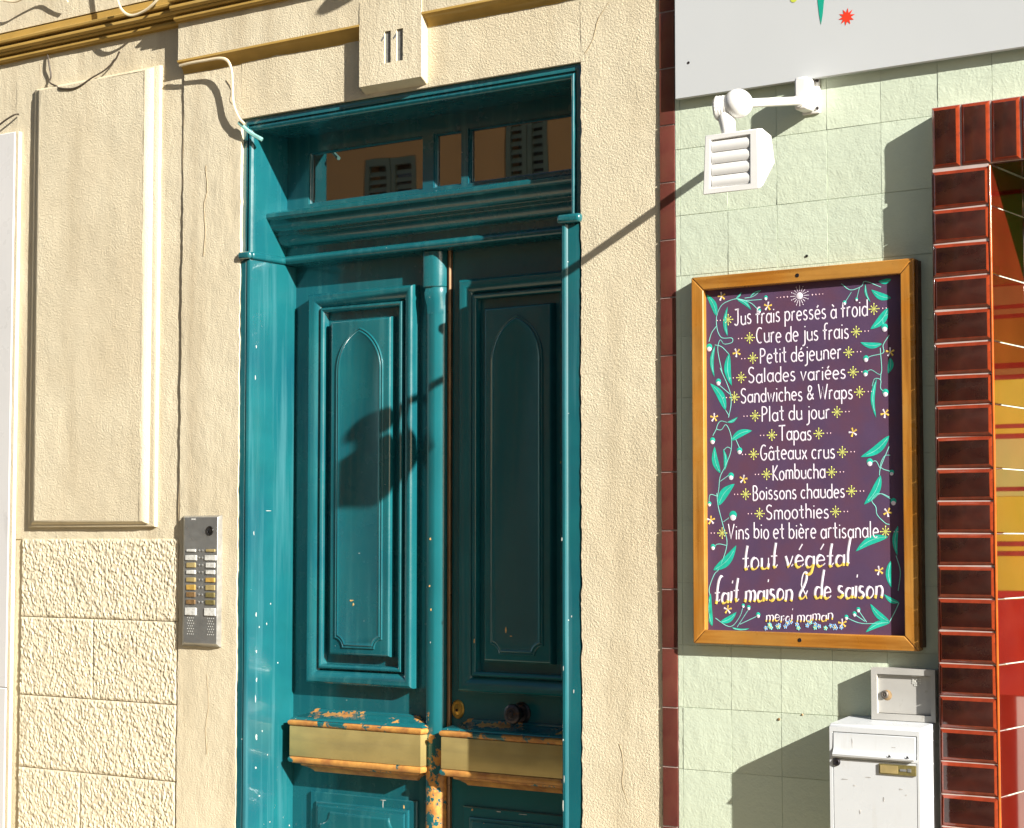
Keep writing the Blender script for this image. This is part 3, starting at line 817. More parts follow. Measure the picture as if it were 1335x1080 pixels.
# green tiles, with uneven thick edges
rows = [-0.002, 0.182, 0.366, 0.550, 0.734, 0.920, 1.102, 1.286, 1.470, 1.654, 1.838, 2.022, 2.206, 2.390, 2.573, 2.775, 2.965, 3.16]
cols = [0.6105, 0.627, 0.790, 0.953, 1.115, 1.283, 1.455, 1.613, 1.776, 1.94, 2.10, 2.26]
def relief_tile(w, h, seed):
    def fn(X, Z):
        n = vnoise(X*38+seed*9, Z*52, seed)*0.55+vnoise(X*90+Z*30, Z*85, seed+5)*0.3+vnoise(X*7, Z*7+seed, seed+9)*0.5
        return -0.0015*n
    m = relief_sheet(MB(), -w/2, w/2, -h/2, h/2, -0.0035, 0.0085, fn, 0.008)
    return m
variants = {}
for i in range(len(cols)-1):
    for j in range(len(rows)-1):
        x0, x1, z0, z1 = cols[i], cols[i+1], rows[j], rows[j+1]
        if x0 > 1.47 and z0 < 2.7: continue
        if z0 > 3.0: continue
        key = (round(x1-x0, 4), round(z1-z0, 4), (i*3+j*5) % 3)
        if key not in variants:
            variants[key] = mesh_of('tile', relief_tile(x1-x0-0.0016, z1-z0-0.0016, 11+len(variants)), [M['green_tile']], True, 60, fixn=False)
        o = inst('tile', variants[key], shop, ((x0+x1)/2, -0.001+random.uniform(-.0006, .0006), (z0+z1)/2))
        o.rotation_euler = (random.uniform(-.004, .004), 0, random.uniform(-.005, .005))
# a pair of old screw holes and a rust stain
for x, zz, r, mm in ((1.048, 2.415, 0.004, 'black'), (0.945, 1.083, 0.004, 'brown_label'), (1.02, 1.10, 0.003, 'rust')):
    obj('screw_hole', MB().disc(x, zz, r, -0.0075), M[mm], shop)

# ================================================================== glazed brick window surround
sur = thing('window_surround', 'glossy brown and orange glazed brick surround of the shop window on the right', 'window surround', (1.6, -0.03, 0))
PY = -0.0635
PX0, PX1 = 1.460, 1.627
obj('pier_core', MB().box(PX0+0.0015, PX1-0.006, PY+0.0003, 0.42, 0, 2.612), M['grout'], sur)
obj('lintel_core', MB().box(PX0+0.0015, 3.2, PY+0.0003, 0.42, 2.612, 2.783), M['grout'], sur)
def brick(w, h, t=0.012):
    m = MB()
    m.ring(-w/2, w/2, -h/2, h/2, [(0, 0.003), (0, -0.0008), (0.0012, -0.0018), (0.0082, -0.0066), (0.0096, -0.0070)], fill=True)
    m.m = [1]*(len(m.f)-1)+[0]
    return mesh_of('glazed_brick', m, [M['brick_face'], M['brick_edge']], True, 20)
bw = PX1-PX0
bm_h = brick(bw-0.006, 0.0838)
zs = [2.605, 2.498, 2.404, 2.312, 2.221, 2.131, 2.044, 1.961, 1.876]
while zs[-1] > 0.0: zs.append(zs[-1]-0.0872)
random.seed(5)
for k in range(len(zs)-1):
    h = zs[k]-zs[k+1]
    me = bm_h if abs(h-0.087) < 0.0035 else brick(bw-0.006, h-0.0040)
    o = inst('glazed_brick', me, sur, ((PX0+PX1)/2-0.001, PY+0.0005, (zs[k]+zs[k+1])/2))
    o.rotation_euler = (random.uniform(-.02, .02), random.uniform(-.004, .004), random.uniform(-.018, .018))
lm = brick(0.0808, 0.1685)
x = PX0
while x < 3.1:
    o = inst('glazed_brick', lm, sur, (x+0.0425, PY+0.0005, 2.6975))
    o.rotation_euler = (random.uniform(-.012, .012), 0, random.uniform(-.02, .02))
    x += 0.0852
# left return of the pier (faces the green wall)
for k in range(0, len(zs)-1):
    h = zs[k]-zs[k+1]
    obj('side_brick', MB().box(PX0, PX0+0.004, PY-0.0045, 0.004, zs[k+1]+0.0012, zs[k]-0.0012), M['brick_face'], sur, bevel=0.001)
obj('corner_edge', MB().box(PX1-0.005, PX1+0.0015, PY-0.004, PY+0.0035, 0.0, 2.607), M['edge_glaze'], sur, bevel=0.0025, seg=3)
# reveal tiles: face +x, two bricks high
rz = [2.608, 2.497, 2.312, 2.131, 1.961, 1.789]
while rz[-1] > 0.1: rz.append(rz[-1]-0.1744)
for k in range(len(rz)-1):
    for (ya, yb) in ((PY+0.004, 0.172), (0.175, 0.40)):
        obj('reveal_tile', MB().box(PX1-0.006, PX1, ya, yb, rz[k+1]+0.0012, rz[k]-0.0012), M['red_tile'], sur, bevel=0.0022)
obj('soffit_tile', MB().box(PX1+0.004, 3.0, PY+0.006, 0.40, 2.6085, 2.6115), M['red_tile'], sur)

# ================================================================== shop window inside the opening
sw = thing('shop_window', 'green framed shop window with yellow and red boards, set back in the brick opening', 'shop window', (2.3, 0.5, 0))
obj('window_frame', MB().plate(1.66, 3.04, 0.45, 2.604, [(1.72, 2.98, 1.02, 2.30)], 0.405, 0.455), M['shop_green'], sw, bevel=0.004)
obj('fascia', MB().box(1.63, 3.04, 0.38, 0.402, 2.34, 2.604), M['shop_green'], sw, bevel=0.004)
obj('stall_riser', MB().box(1.63, 3.04, 0.402, 0.46, 0.0, 0.447), M['shop_red'], sw)
zz = 2.335
k = 0
bands = [('shop_lime', .055), ('shop_maroon', .012), ('shop_lime', .016), ('shop_maroon', .012), ('shop_yellow', .13), ('shop_maroon', .016), ('shop_lime', .018), ('shop_maroon', .014), ('shop_yellow', .13),
         ('shop_maroon', .012), ('shop_yellow', .016), ('shop_maroon', .014), ('shop_lime', .14), ('shop_maroon', .012), ('shop_lime', .015), ('shop_yellow', .13), ('shop_maroon', .014), ('shop_yellow', .014),
         ('shop_maroon', .014), ('shop_yellow', .10), ('shop_red', .30)]
for nm, h in bands:
    obj('painted_board', MB().box(1.64, 3.03, 0.378, 0.399, zz-h+0.0005, zz-0.0005), M[nm], sw)
    zz -= h
for q in range(9):
    x = 1.66+q*0.15
    obj('white_slat', MB().box(x, x+0.085, 0.372, 0.399, 0.2, zz-0.002), M['shop_white'], sw)
obj('lower_board', MB().box(1.64, 3.03, 0.3995, 0.4015, 0.2, zz-0.002), M['shop_red'], sw)
obj('shop_interior', MB().box(1.66, 3.04, 0.5, 2.4, 0.0, 2.9), M['dark_room'], sw)

# ================================================================== shop sign
sign = thing('shop_sign', 'large white sign panel above the green tiles with a red star and green petal', 'sign', (1.7, -0.02, 2.93))
obj('panel', MB().box(0.626, 4.6, -0.031, -0.014, 2.924, 4.1), M['white_panel'], sign, bevel=0.0012)
sx, sz = 1.194, 3.087
st = MB(); P = []
for k in range(20):
    r = 0.0265 if k % 2 == 0 else 0.0125
    r *= 1+0.08*sin(k*3.1)
    a = 2*pi*k/20+0.15
    P.append((sx+r*cos(a), -0.0318, sz+r*sin(a)))
st.v = [(sx, -0.0318, sz)]+P; st.f = [(0, k+1, (k+1) % 20+1) for k in range(20)]; st.m = [0]*20
obj('red_star', st, M['red_print'], sign)
pt = [(1.113, 3.076), (1.119, 3.105), (1.124, 3.15), (1.126, 3.20), (1.122, 3.26), (1.112, 3.30), (1.101, 3.26), (1.100, 3.20), (1.103, 3.15), (1.108, 3.105)]
obj('green_petal', MB().add([(a, -0.0318, b) for a, b in pt], [tuple(range(len(pt)))]), M['green_print'], sign)
obj('lime_dot', MB().add([(1.027+0.012*cos(a), -0.0318, 3.168+0.012*sin(a)) for a in np.linspace(0, 2*pi, 17)[:-1]], [tuple(range(16))]), M['lime_print'], sign)
obj('screw', MB().lathe((0.673, -0.0305, 3.029), (0, -1, 0), [(0, 0.0045), (0.0015, 0.004), (0.002, 0.0)], 12), M['iron'], sign)

# ================================================================== wall spotlight
lampw = thing('wall_spotlight', 'white louvred spotlight head hanging from a short wall arm below the sign', 'spotlight', (1.065, -0.02, 2.87))
WP = M['white_plastic']
obj('wall_plate', MB().box(1.040, 1.097, -0.014, -0.004, 2.825, 2.935), WP, lampw, bevel=0.004)
obj('bracket_box', MB().box(1.044, 1.084, -0.070, -0.0145, 2.830, 2.925), WP, lampw, bevel=0.007)
obj('screw', MB().lathe((1.0905, -0.0145, 2.84), (0, -1, 0), [(0, 0.005), (0.003, 0.004), (0.004, 0)], 10), M['iron'], lampw)
obj('screw', MB().lathe((1.0905, -0.0145, 2.92), (0, -1, 0), [(0, 0.005), (0.003, 0.004), (0.004, 0)], 10), M['iron'], lampw)
A0 = Vector((1.062, -0.068, 2.855)); A1 = Vector((1.056, -0.405, 2.786))
obj('arm', MB().tube([A0, A1], 0.0125, 16), WP, lampw)
obj('arm_collar', MB().tube([A0+(A1-A0)*0.0, A0+(A1-A0)*0.04], 0.017, 16), WP, lampw)
bc = Vector((1.056, -0.425, 2.782))
prof = [(-0.040, 0.0)]+[(0.040*sin(t), 0.040*cos(t)) for t in np.linspace(-1.4, 1.4, 14)]+[(0.040, 0.0)]
obj('ball_joint', MB().lathe(bc, (0.55, -1, 0.1), prof, 28), WP, lampw)
obj('joint_seam', MB().lathe(bc, (0.55, -1, 0.1), [(-0.0012, 0.0385), (-0.0012, 0.0408), (0.0012, 0.0408), (0.0012, 0.0385)], 28), M['grey_metal'], lampw)
kn = bc+Vector((-0.046, -0.006, -0.008))
obj('knuckle', MB().lathe(kn, (1, 0.25, 0.05), [(-0.020, 0.0), (-0.020, 0.028), (-0.014, 0.034), (0.010, 0.034), (0.018, 0.030), (0.030, 0.022)], 24), WP, lampw)
for k in range(4):
    obj('knuckle_rib', MB().lathe(kn+Vector((-0.012+0.008*k, -0.002+0.002*k, 0)), (1, 0.25, 0.05), [(-0.001, 0.030), (-0.001, 0.0352), (0.001, 0.0352), (0.001, 0.030)], 20), M['grey_metal'], lampw)
obj('neck', MB().tube([kn+Vector((0.010, 0.0, -0.01)), kn+Vector((0.018, -0.004, -0.045)), kn+Vector((0.026, -0.008, -0.082))], 0.017, 14, rr=[0.026, 0.022, 0.018]), WP, lampw)
# head: truncated pyramid, louvred front
hx0, hx1, hz0, hz1, hy = 0.972, 1.140, 2.533, 2.696, -0.468
hd = MB()
F = [(hx0-0.004, hy, hz0), (hx1+0.002, hy, hz0), (hx1, hy, hz1), (hx0+0.004, hy, hz1)]
B = [(hx0+0.012, hy+0.10, hz0+0.085), (hx1-0.004, hy+0.10, hz0+0.085), (hx1-0.008, hy+0.088, hz1-0.002), (hx0+0.012, hy+0.088, hz1-0.002)]
B2 = [(hx0+0.005, hy+0.03, hz0+0.012), (hx1-0.002, hy+0.03, hz0+0.012), (hx1-0.002, hy+0.03, hz1+0.006), (hx0+0.005, hy+0.03, hz1+0.006)]
Fi = [(hx0+0.020, hy, hz0+0.018), (hx1-0.028, hy, hz0+0.018), (hx1-0.028, hy, hz1-0.014), (hx0+0.022, hy, hz1-0.014)]
Fd = [(a, hy+0.009, c) for a, b, c in Fi]
hd.poly_loft([B, B2, F, Fi, Fd])
hd.add(B, [(0, 1, 2, 3)])
obj('head', hd, WP, lampw, bevel=0.0035)
nl = 4
for k in range(nl):
    zb = hz0+0.019+k*(hz1-hz0-0.034)/nl
    hh = (hz1-hz0-0.034)/nl
    pr = [(hy+0.0085, zb)]
    for q in range(7):
        t = q/6
        pr.append((hy+0.0075-0.0065*sin(pi*min(1, t*0.8+0.15)), zb+hh*t*0.98))
    pr.append((hy+0.0085, zb+hh*0.99))
    obj('louvre', MB().extr_x(pr, hx0+0.023, hx1-0.0295), WP, lampw)

# ================================================================== menu board
board = thing('menu_board', 'orange wood framed purple menu board hand-lettered in French with painted turquoise vines', 'menu board', (1.03, -0.01, 1.29))
bx0, bx1, bz0, bz1 = 0.682, 1.390, 1.293, 2.377
fw = 0.0405
def member(pts, wm='wood', name='frame_member'):
    m = MB()
    n = len(pts)
    f = [(p[0], -0.0385, p[1]) for p in pts]; b = [(p[0], -0.006, p[1]) for p in pts]
    m.v = f+b
    m.f = [tuple(range(n)), tuple(reversed(range(n, 2*n)))]+[(k, (k+1) % n, n+(k+1) % n, n+k) for k in range(n)]
    m.m = [0]*len(m.f)
    obj(name, m, M[wm], board, bevel=0.003)
e = 0.0004
member([(bx0, bz1), (bx1, bz1), (bx1-fw, bz1-fw), (bx0+fw, bz1-fw)])
member([(bx0, bz0), (bx0+fw, bz0+fw), (bx1-fw, bz0+fw), (bx1, bz0)])
member([(bx0-e, bz0+e), (bx0-e, bz1-e), (bx0+fw-e, bz1-fw-e), (bx0+fw-e, bz0+fw+e)], 'wood_v')
member([(bx1+e, bz0+e), (bx1-fw+e, bz0+fw+e), (bx1-fw+e, bz1-fw-e), (bx1+e, bz1-e)], 'wood_v')
obj('chalkboard', MB().box(bx0+fw-0.004, bx1-fw+0.004, -0.0205, -0.008, bz0+fw-0.004, bz1-fw+0.004), M['board'], board)
obj('backing', MB().box(bx1+0.001, bx1+0.009, -0.030, -0.005, bz0+0.01, bz1-0.006), M['wood_dark'], board)
for x, zq in ((1.033, bz1-0.021), (1.030, bz0+0.020)):
    obj('screw', MB().lathe((x, -0.0383, zq), (0, -1, 0), [(0, 0.0062), (0.001, 0.0058), (0.0014, 0.003), (0.0004, 0.0)], 12), M['iron'], board)

# --- hand lettering: a single-stroke alphabet
def arc(cx, cy, rx, ry, a0, a1, n=9):
    return [(cx+rx*cos(radians(a0+(a1-a0)*k/n)), cy+ry*sin(radians(a0+(a1-a0)*k/n))) for k in range(n+1)]
h = 0.60
def bowl(w=0.42): return arc(w/2, h/2, w/2, h/2, 30, 390, 14)
G = {}
G['a'] = (0.46, [arc(0.22, 0.28, 0.2, 0.28, 40, 330, 12), [(0.42, 0.6), (0.42, 0.08), (0.46, 0.0)]])
G['b'] = (0.46, [[(0.04, 1.0), (0.04, 0.02)], arc(0.23, 0.29, 0.2, 0.29, 150, -150, 12)])
G['c'] = (0.40, [arc(0.22, 0.3, 0.2, 0.3, 50, 310, 12)])
G['d'] = (0.46, [arc(0.22, 0.29, 0.2, 0.29, 40, 325, 12), [(0.42, 1.0), (0.42, 0.0)]])
G['e'] = (0.44, [[(0.03, 0.3), (0.41, 0.34)] + arc(0.22, 0.3, 0.2, 0.3, 10, 310, 13)])
G['f'] = (0.34, [arc(0.30, 0.82, 0.16, 0.18, 60, 180, 6)+[(0.14, 0.0)], [(0.0, 0.56), (0.32, 0.58)]])
G['g'] = (0.46, [arc(0.22, 0.3, 0.2, 0.29, 40, 325, 12), [(0.42, 0.6), (0.42, -0.15)]+arc(0.22, -0.15, 0.2, 0.2, 0, -140, 7)])
G['h'] = (0.44, [[(0.04, 1.0), (0.04, 0.0)], arc(0.22, 0.38, 0.18, 0.22, 170, 0, 8)+[(0.40, 0.0)]])
G['i'] = (0.12, [[(0.06, 0.6), (0.06, 0.0)], [(0.06, 0.80), (0.063, 0.87)]])
G['j'] = (0.20, [[(0.16, 0.6), (0.16, -0.15)]+arc(0.0, -0.15, 0.16, 0.18, 0, -100, 6), [(0.16, 0.80), (0.163, 0.87)]])
G['k'] = (0.40, [[(0.04, 1.0), (0.04, 0.0)], [(0.36, 0.6), (0.06, 0.26), (0.38, 0.0)]])
G['l'] = (0.14, [[(0.06, 1.0), (0.06, 0.0)]])
G['m'] = (0.66, [[(0.04, 0.6), (0.04, 0.0)], arc(0.19, 0.42, 0.15, 0.18, 170, 0, 7)+[(0.34, 0.0)], arc(0.48, 0.42, 0.14, 0.18, 170, 0, 7)+[(0.62, 0.0)]])
G['n'] = (0.44, [[(0.04, 0.6), (0.04, 0.0)], arc(0.22, 0.38, 0.18, 0.22, 170, 0, 8)+[(0.40, 0.0)]])
G['o'] = (0.44, [arc(0.22, 0.3, 0.2, 0.3, 90, 455, 14)])
G['p'] = (0.46, [[(0.04, 0.6), (0.04, -0.36)], arc(0.23, 0.3, 0.2, 0.29, 150, -150, 12)])
G['r'] = (0.30, [[(0.04, 0.6), (0.04, 0.0)], arc(0.20, 0.36, 0.16, 0.24, 170, 60, 6)])
G['s'] = (0.36, [arc(0.18, 0.45, 0.14, 0.15, 40, 220, 7)+[(0.27, 0.25)]+arc(0.16, 0.15, 0.15, 0.15, 20, -150, 7)])
G['t'] = (0.34, [[(0.16, 0.92), (0.16, 0.1), (0.22, 0.0), (0.32, 0.03)], [(0.0, 0.58), (0.32, 0.60)]])
G['u'] = (0.44, [[(0.04, 0.6)]+arc(0.22, 0.2, 0.18, 0.2, 180, 350, 8)+[(0.40, 0.6)], [(0.40, 0.3), (0.41, 0.0)]])
G['v'] = (0.42, [[(0.02, 0.6), (0.20, 0.0), (0.40, 0.6)]])
G['w'] = (0.60, [[(0.02, 0.6), (0.15, 0.0), (0.30, 0.5), (0.44, 0.0), (0.58, 0.6)]])
G['x'] = (0.40, [[(0.02, 0.6), (0.38, 0.0)], [(0.36, 0.6), (0.02, 0.0)]])
G['J'] = (0.42, [[(0.06, 0.98), (0.40, 1.0), (0.30, 1.0), (0.30, 0.2)]+arc(0.15, 0.2, 0.15, 0.2, 0, -150, 7)])
G['C'] = (0.52, [arc(0.29, 0.5, 0.27, 0.5, 55, 300, 14)])
G['P'] = (0.46, [[(0.05, 1.0), (0.05, 0.0)], [(0.05, 0.98)]+arc(0.18, 0.73, 0.24, 0.25, 80, -90, 9)+[(0.05, 0.47)]])
G['S'] = (0.48, [arc(0.25, 0.75, 0.2, 0.24, 35, 235, 9)+[(0.36, 0.42)]+arc(0.22, 0.24, 0.2, 0.24, 30, -150, 9)])
G['W'] = (0.76, [[(0.02, 1.0), (0.19, 0.0), (0.37, 0.8), (0.54, 0.0), (0.74, 1.0)]])
G['T'] = (0.54, [[(0.0, 0.98), (0.54, 1.0)], [(0.27, 1.0), (0.27, 0.0)]])
G['G'] = (0.56, [arc(0.29, 0.5, 0.26, 0.5, 55, 330, 14)+[(0.52, 0.42), (0.32, 0.42)]])
G['K'] = (0.48, [[(0.05, 1.0), (0.05, 0.0)], [(0.44, 1.0), (0.07, 0.46), (0.46, 0.0)]])
G['B'] = (0.48, [[(0.05, 1.0), (0.05, 0.0)], [(0.05, 0.98)]+arc(0.18, 0.76, 0.2, 0.23, 80, -90, 8)+[(0.05, 0.52)], [(0.05, 0.52)]+arc(0.2, 0.26, 0.24, 0.26, 80, -90, 8)+[(0.05, 0.0)]])
G['V'] = (0.52, [[(0.02, 1.0), (0.24, 0.0), (0.50, 1.0)]])
G['&'] = (0.56, [[(0.54, 0.0), (0.12, 0.66)]+arc(0.25, 0.8, 0.14, 0.17, 200, -20, 8)+[(0.08, 0.32)]+arc(0.22, 0.2, 0.17, 0.2, 150, 330, 7)+[(0.52, 0.42)]])
ACC = {'é': ('e', [(0.18, 0.74), (0.30, 0.88)]), 'è': ('e', [(0.14, 0.88), (0.26, 0.74)]), 'à': ('a', [(0.12, 0.88), (0.26, 0.74)]),
       'â': ('a', [(0.10, 0.74), (0.22, 0.88), (0.34, 0.74)])}
for ch, (b_, ac) in ACC.items():
    G[ch] = (G[b_][0], G[b_][1]+[ac])
def dense(pl):
    out = [pl[0]]
    for a_, b_ in zip(pl[:-1], pl[1:]):
        n_ = max(1, int(math.hypot(b_[0]-a_[0], b_[1]-a_[1])/0.08))
        out += [(a_[0]+(b_[0]-a_[0])*k/n_, a_[1]+(b_[1]-a_[1])*k/n_) for k in range(1, n_+1)]
    return out
def text_width(t, gap=0.11, sp=0.26):
    return sum(sp if c == ' ' else G[c][0]+gap for c in t)-gap
def write(mb, t, x0, x1, z0, z1, capz, r, y=-0.0208, slant=0.0, gap=0.11, sp=0.26, wob=0.0015, rnd=None, script=False, dx=0, dz=0, foot=None):
    W = text_width(t, gap, sp); k = (x1-x0)/W
    cx = 0.0
    rnd = rnd or random.Random(len(t)*7+1)
    for c in t:
        if c == ' ': cx += sp; continue
        w, strokes = G[c]
        if script: strokes = [[(a_+0.02*sin(b_*7), (b_*0.70 if b_ <= 0.6 else 0.42+(b_-0.6)*1.45)) for a_, b_ in dense(q_)] for q_ in strokes]
        jz = rnd.uniform(-wob, wob); ks = 1+rnd.uniform(-.05, .05)
        for s_ in strokes:
            pts = []
            for (a, b) in s_:
                px = x0+(cx+a)*k; t_ = (px-x0)/(x1-x0)
                base = z0+(z1-z0)*t_
                pts.append((px+b*capz*slant+dx, y, base+b*capz*ks+jz+dz))
            if script:
                rr = []
                for i, p in enumerate(pts):
                    q = pts[min(i+1, len(pts)-1)]; q0 = pts[max(i-1, 0)]
                    d = (q[2]-q0[2])
                    rr.append(r*(1.55 if d < -0.0005 else 0.75))
                if foot is not None:
                    run = []
                    for p, (a, b), q in zip(pts, s_, rr):
                        if b < 0.13 + 0.05*sin(a*20+cx*9): run.append(((p[0], p[1]-0.0004, p[2]), q*1.08))
                        else:
                            if len(run) > 1: foot.tube([u[0] for u in run], r, 6, 0.22, rr=[u[1] for u in run])
                            run = []
                    if len(run) > 1: foot.tube([u[0] for u in run], r, 6, 0.22, rr=[u[1] for u in run])
                mb.tube(pts, r, 6, 0.22, rr=rr)
            else:
                mb.tube(pts, r, 6, 0.22)
        if script and c not in '&':      # joining stroke
            px = x0+(cx+w)*k; t_ = (px-x0)/(x1-x0); base = z0+(z1-z0)*t_
            mb.tube([(px-0.002+dx, y, base+0.004+dz), (px+gap*k*0.6+dx, y, base+0.010+dz)], r*0.7, 5, 0.22)
        cx += w+gap
LINES = [("Jus frais pressés à froid", .817, 1.243, 2.228, 2.228, .046), ("Cure de jus frais", .889, 1.184, 2.170, 2.167, .046), ("Petit déjeuner", .900, 1.160, 2.110, 2.110, .045),
         ("Salades variées", .861, 1.173, 2.055, 2.053, .043), ("Sandwiches & Wraps", .836, 1.194, 1.998, 1.996, .042), ("Plat du jour", .904, 1.122, 1.941, 1.942, .043),
         ("Tapas", .960, 1.064, 1.883, 1.883, .042), ("Gâteaux crus", .899, 1.137, 1.829, 1.828, .043), ("Kombucha", .938, 1.106, 1.770, 1.772, .043),
         ("Boissons chaudes", .873, 1.166, 1.713, 1.717, .041), ("Smoothies", .916, 1.116, 1.656, 1.660, .041), ("Vins bio et bière artisanale", .791, 1.268, 1.600, 1.603, .045)]
ORN = [(.796, 1.262), (.867, 1.207), (.877, 1.183), (.838, 1.196), (.815, 1.215), (.883, 1.145), (.937, 1.087), (.877, 1.160), (.919, 1.126), (.850, 1.187), (.895, 1.137), (.771, 1.289)]
orn = MB(); dots = MB()
for (t, a, b, za, zb, cap), (oa, ob) in zip(LINES, ORN):
    mb = MB(); write(mb, t, a, b, za, zb, cap, 0.00215)
    obj('lettering', mb, M['chalk'], board)
    for ox, zc, sg in ((oa, za+0.017, -1), (ob, zb+0.017, 1)):
        orn = MB()
        for q in range(4):
            an = pi*q/4; L_ = 0.0150 if q % 2 == 0 else 0.0115
            orn.tube([(ox-L_*cos(an), -0.0207, zc-L_*sin(an)), (ox+L_*cos(an), -0.0207, zc+L_*sin(an))], 0.0013, 5, 0.25)
            for s2 in (-1, 1):
                orn.disc(ox+s2*L_*cos(an), zc+s2*L_*sin(an), 0.0021, -0.0205, 6)
        obj('ornament', orn, M['chalk_lime'], board)
        for q in (1, 2):
            dots.disc(ox+sg*(0.016+0.0105*q), zc, 0.0021, -0.0204, 6)
for t, a, b, za, zb, cap, r in (("tout végétal", .835, 1.175, 1.512, 1.524, .078, .0026), ("fait maison & de saison", .742, 1.276, 1.412, 1.438, .078, .0026), ("merci maman", .912, 1.124, 1.360, 1.370, .044, .0014)):
    mb = MB(); ft = MB(); write(mb, t, a, b, za, zb, cap, r, y=-0.0208, slant=0.14, gap=0.10, sp=0.30, wob=0.003, script=True, foot=ft)
    obj('lettering', mb, M['chalk'], board)
    obj('lettering_foot', ft, M['chalk_yellow'], board, kind='stuff')
# sun-like flower at the top
sf = MB().disc(1.031, 2.299, 0.0105, -0.0205, 14)
for k in range(16):
    an = 2*pi*k/16; r1, r2 = (0.013, 0.024 if k % 4 else 0.030)
    sf.tube([(1.031+r1*cos(an), -0.0206, 2.299+r1*sin(an)), (1.031+r2*cos(an), -0.0206, 2.299+r2*sin(an))], 0.0009, 5, 0.25)
    if k % 2: sf.disc(1.031+0.028*cos(an), 2.299+0.028*sin(an), 0.0016, -0.0204, 6)
obj('ornament', sf, M['chalk'], board)
for s2 in (-1, 1):
    for q in (0, 1, 2, 3): dots.disc(1.031+s2*(0.040+0.011*q), 2.299, 0.0028-0.0004*q, -0.0204, 6)
obj('ornament_dots', dots, M['chalk_pink'], board, kind='stuff')
LEAVES = [(0.757, 2.259, 0.723, 2.325, 0.0189), (0.794, 2.196, 0.795, 2.284, 0.0118), (0.823, 2.307, 0.842, 2.324, 0.0059), (0.826, 2.304, 0.873, 2.269, 0.0118), (0.869, 2.306, 0.905, 2.324, 0.0043), (0.751, 2.17, 0.749, 2.077, 0.0118), (0.799, 2.145, 0.807, 2.049, 0.0213), (0.786, 1.978, 0.735, 2.059, 0.0235), (0.791, 1.942, 0.826, 1.957, 0.0084), (0.803, 1.888, 0.873, 1.915, 0.0201), (0.766, 1.793, 0.748, 1.872, 0.0201), (0.78, 1.8, 0.777, 1.864, 0.0117), (0.759, 1.698, 0.814, 1.761, 0.0268), (0.741, 1.508, 0.818, 1.581, 0.0262), (0.736, 1.344, 0.732, 1.44, 0.0225), (0.763, 1.356, 0.817, 1.387, 0.0168), (0.801, 1.342, 0.859, 1.341, 0.0075), (1.315, 2.272, 1.255, 2.3, 0.0193), (1.316, 2.325, 1.277, 2.322, 0.0138), (1.237, 2.317, 1.252, 2.265, 0.0069), (1.306, 2.245, 1.251, 2.189, 0.0248), (1.286, 2.145, 1.22, 2.153, 0.0165), (1.31, 2.105, 1.303, 2.061, 0.0165), (1.268, 2.048, 1.265, 1.939, 0.0117), (1.304, 1.887, 1.217, 1.83, 0.0235), (1.277, 1.777, 1.225, 1.696, 0.0235), (1.297, 1.606, 1.198, 1.565, 0.0225), (1.304, 1.539, 1.305, 1.465, 0.0168), (1.327, 1.636, 1.324, 1.554, 0.015), (1.298, 1.371, 1.241, 1.419, 0.0187), (1.3, 1.369, 1.226, 1.34, 0.0168), (1.327, 1.424, 1.283, 1.446, 0.0131)]
BUDS = [(0.921, 2.3, 0.0066), (0.899, 2.263, 0.0066), (0.732, 2.165, 0.0106), (1.172, 2.268, 0.0061), (1.209, 2.275, 0.005), (1.294, 2.189, 0.0105), (1.236, 2.105, 0.0088), (1.234, 2.064, 0.0083), (0.762, 2.061, 0.0094), (0.741, 1.888, 0.0094), (0.831, 1.856, 0.0094), (0.802, 1.782, 0.0101), (1.294, 2.006, 0.0101), (1.244, 1.813, 0.0101), (1.31, 1.783, 0.0074), (0.729, 1.702, 0.0067), (0.808, 1.666, 0.0131), (0.74, 1.575, 0.0082), (0.839, 1.405, 0.0056), (0.857, 1.4, 0.0067), (0.888, 1.379, 0.0075), (1.314, 1.702, 0.0094), (1.204, 1.401, 0.0067), (1.192, 1.389, 0.0067), (1.167, 1.379, 0.0067)]
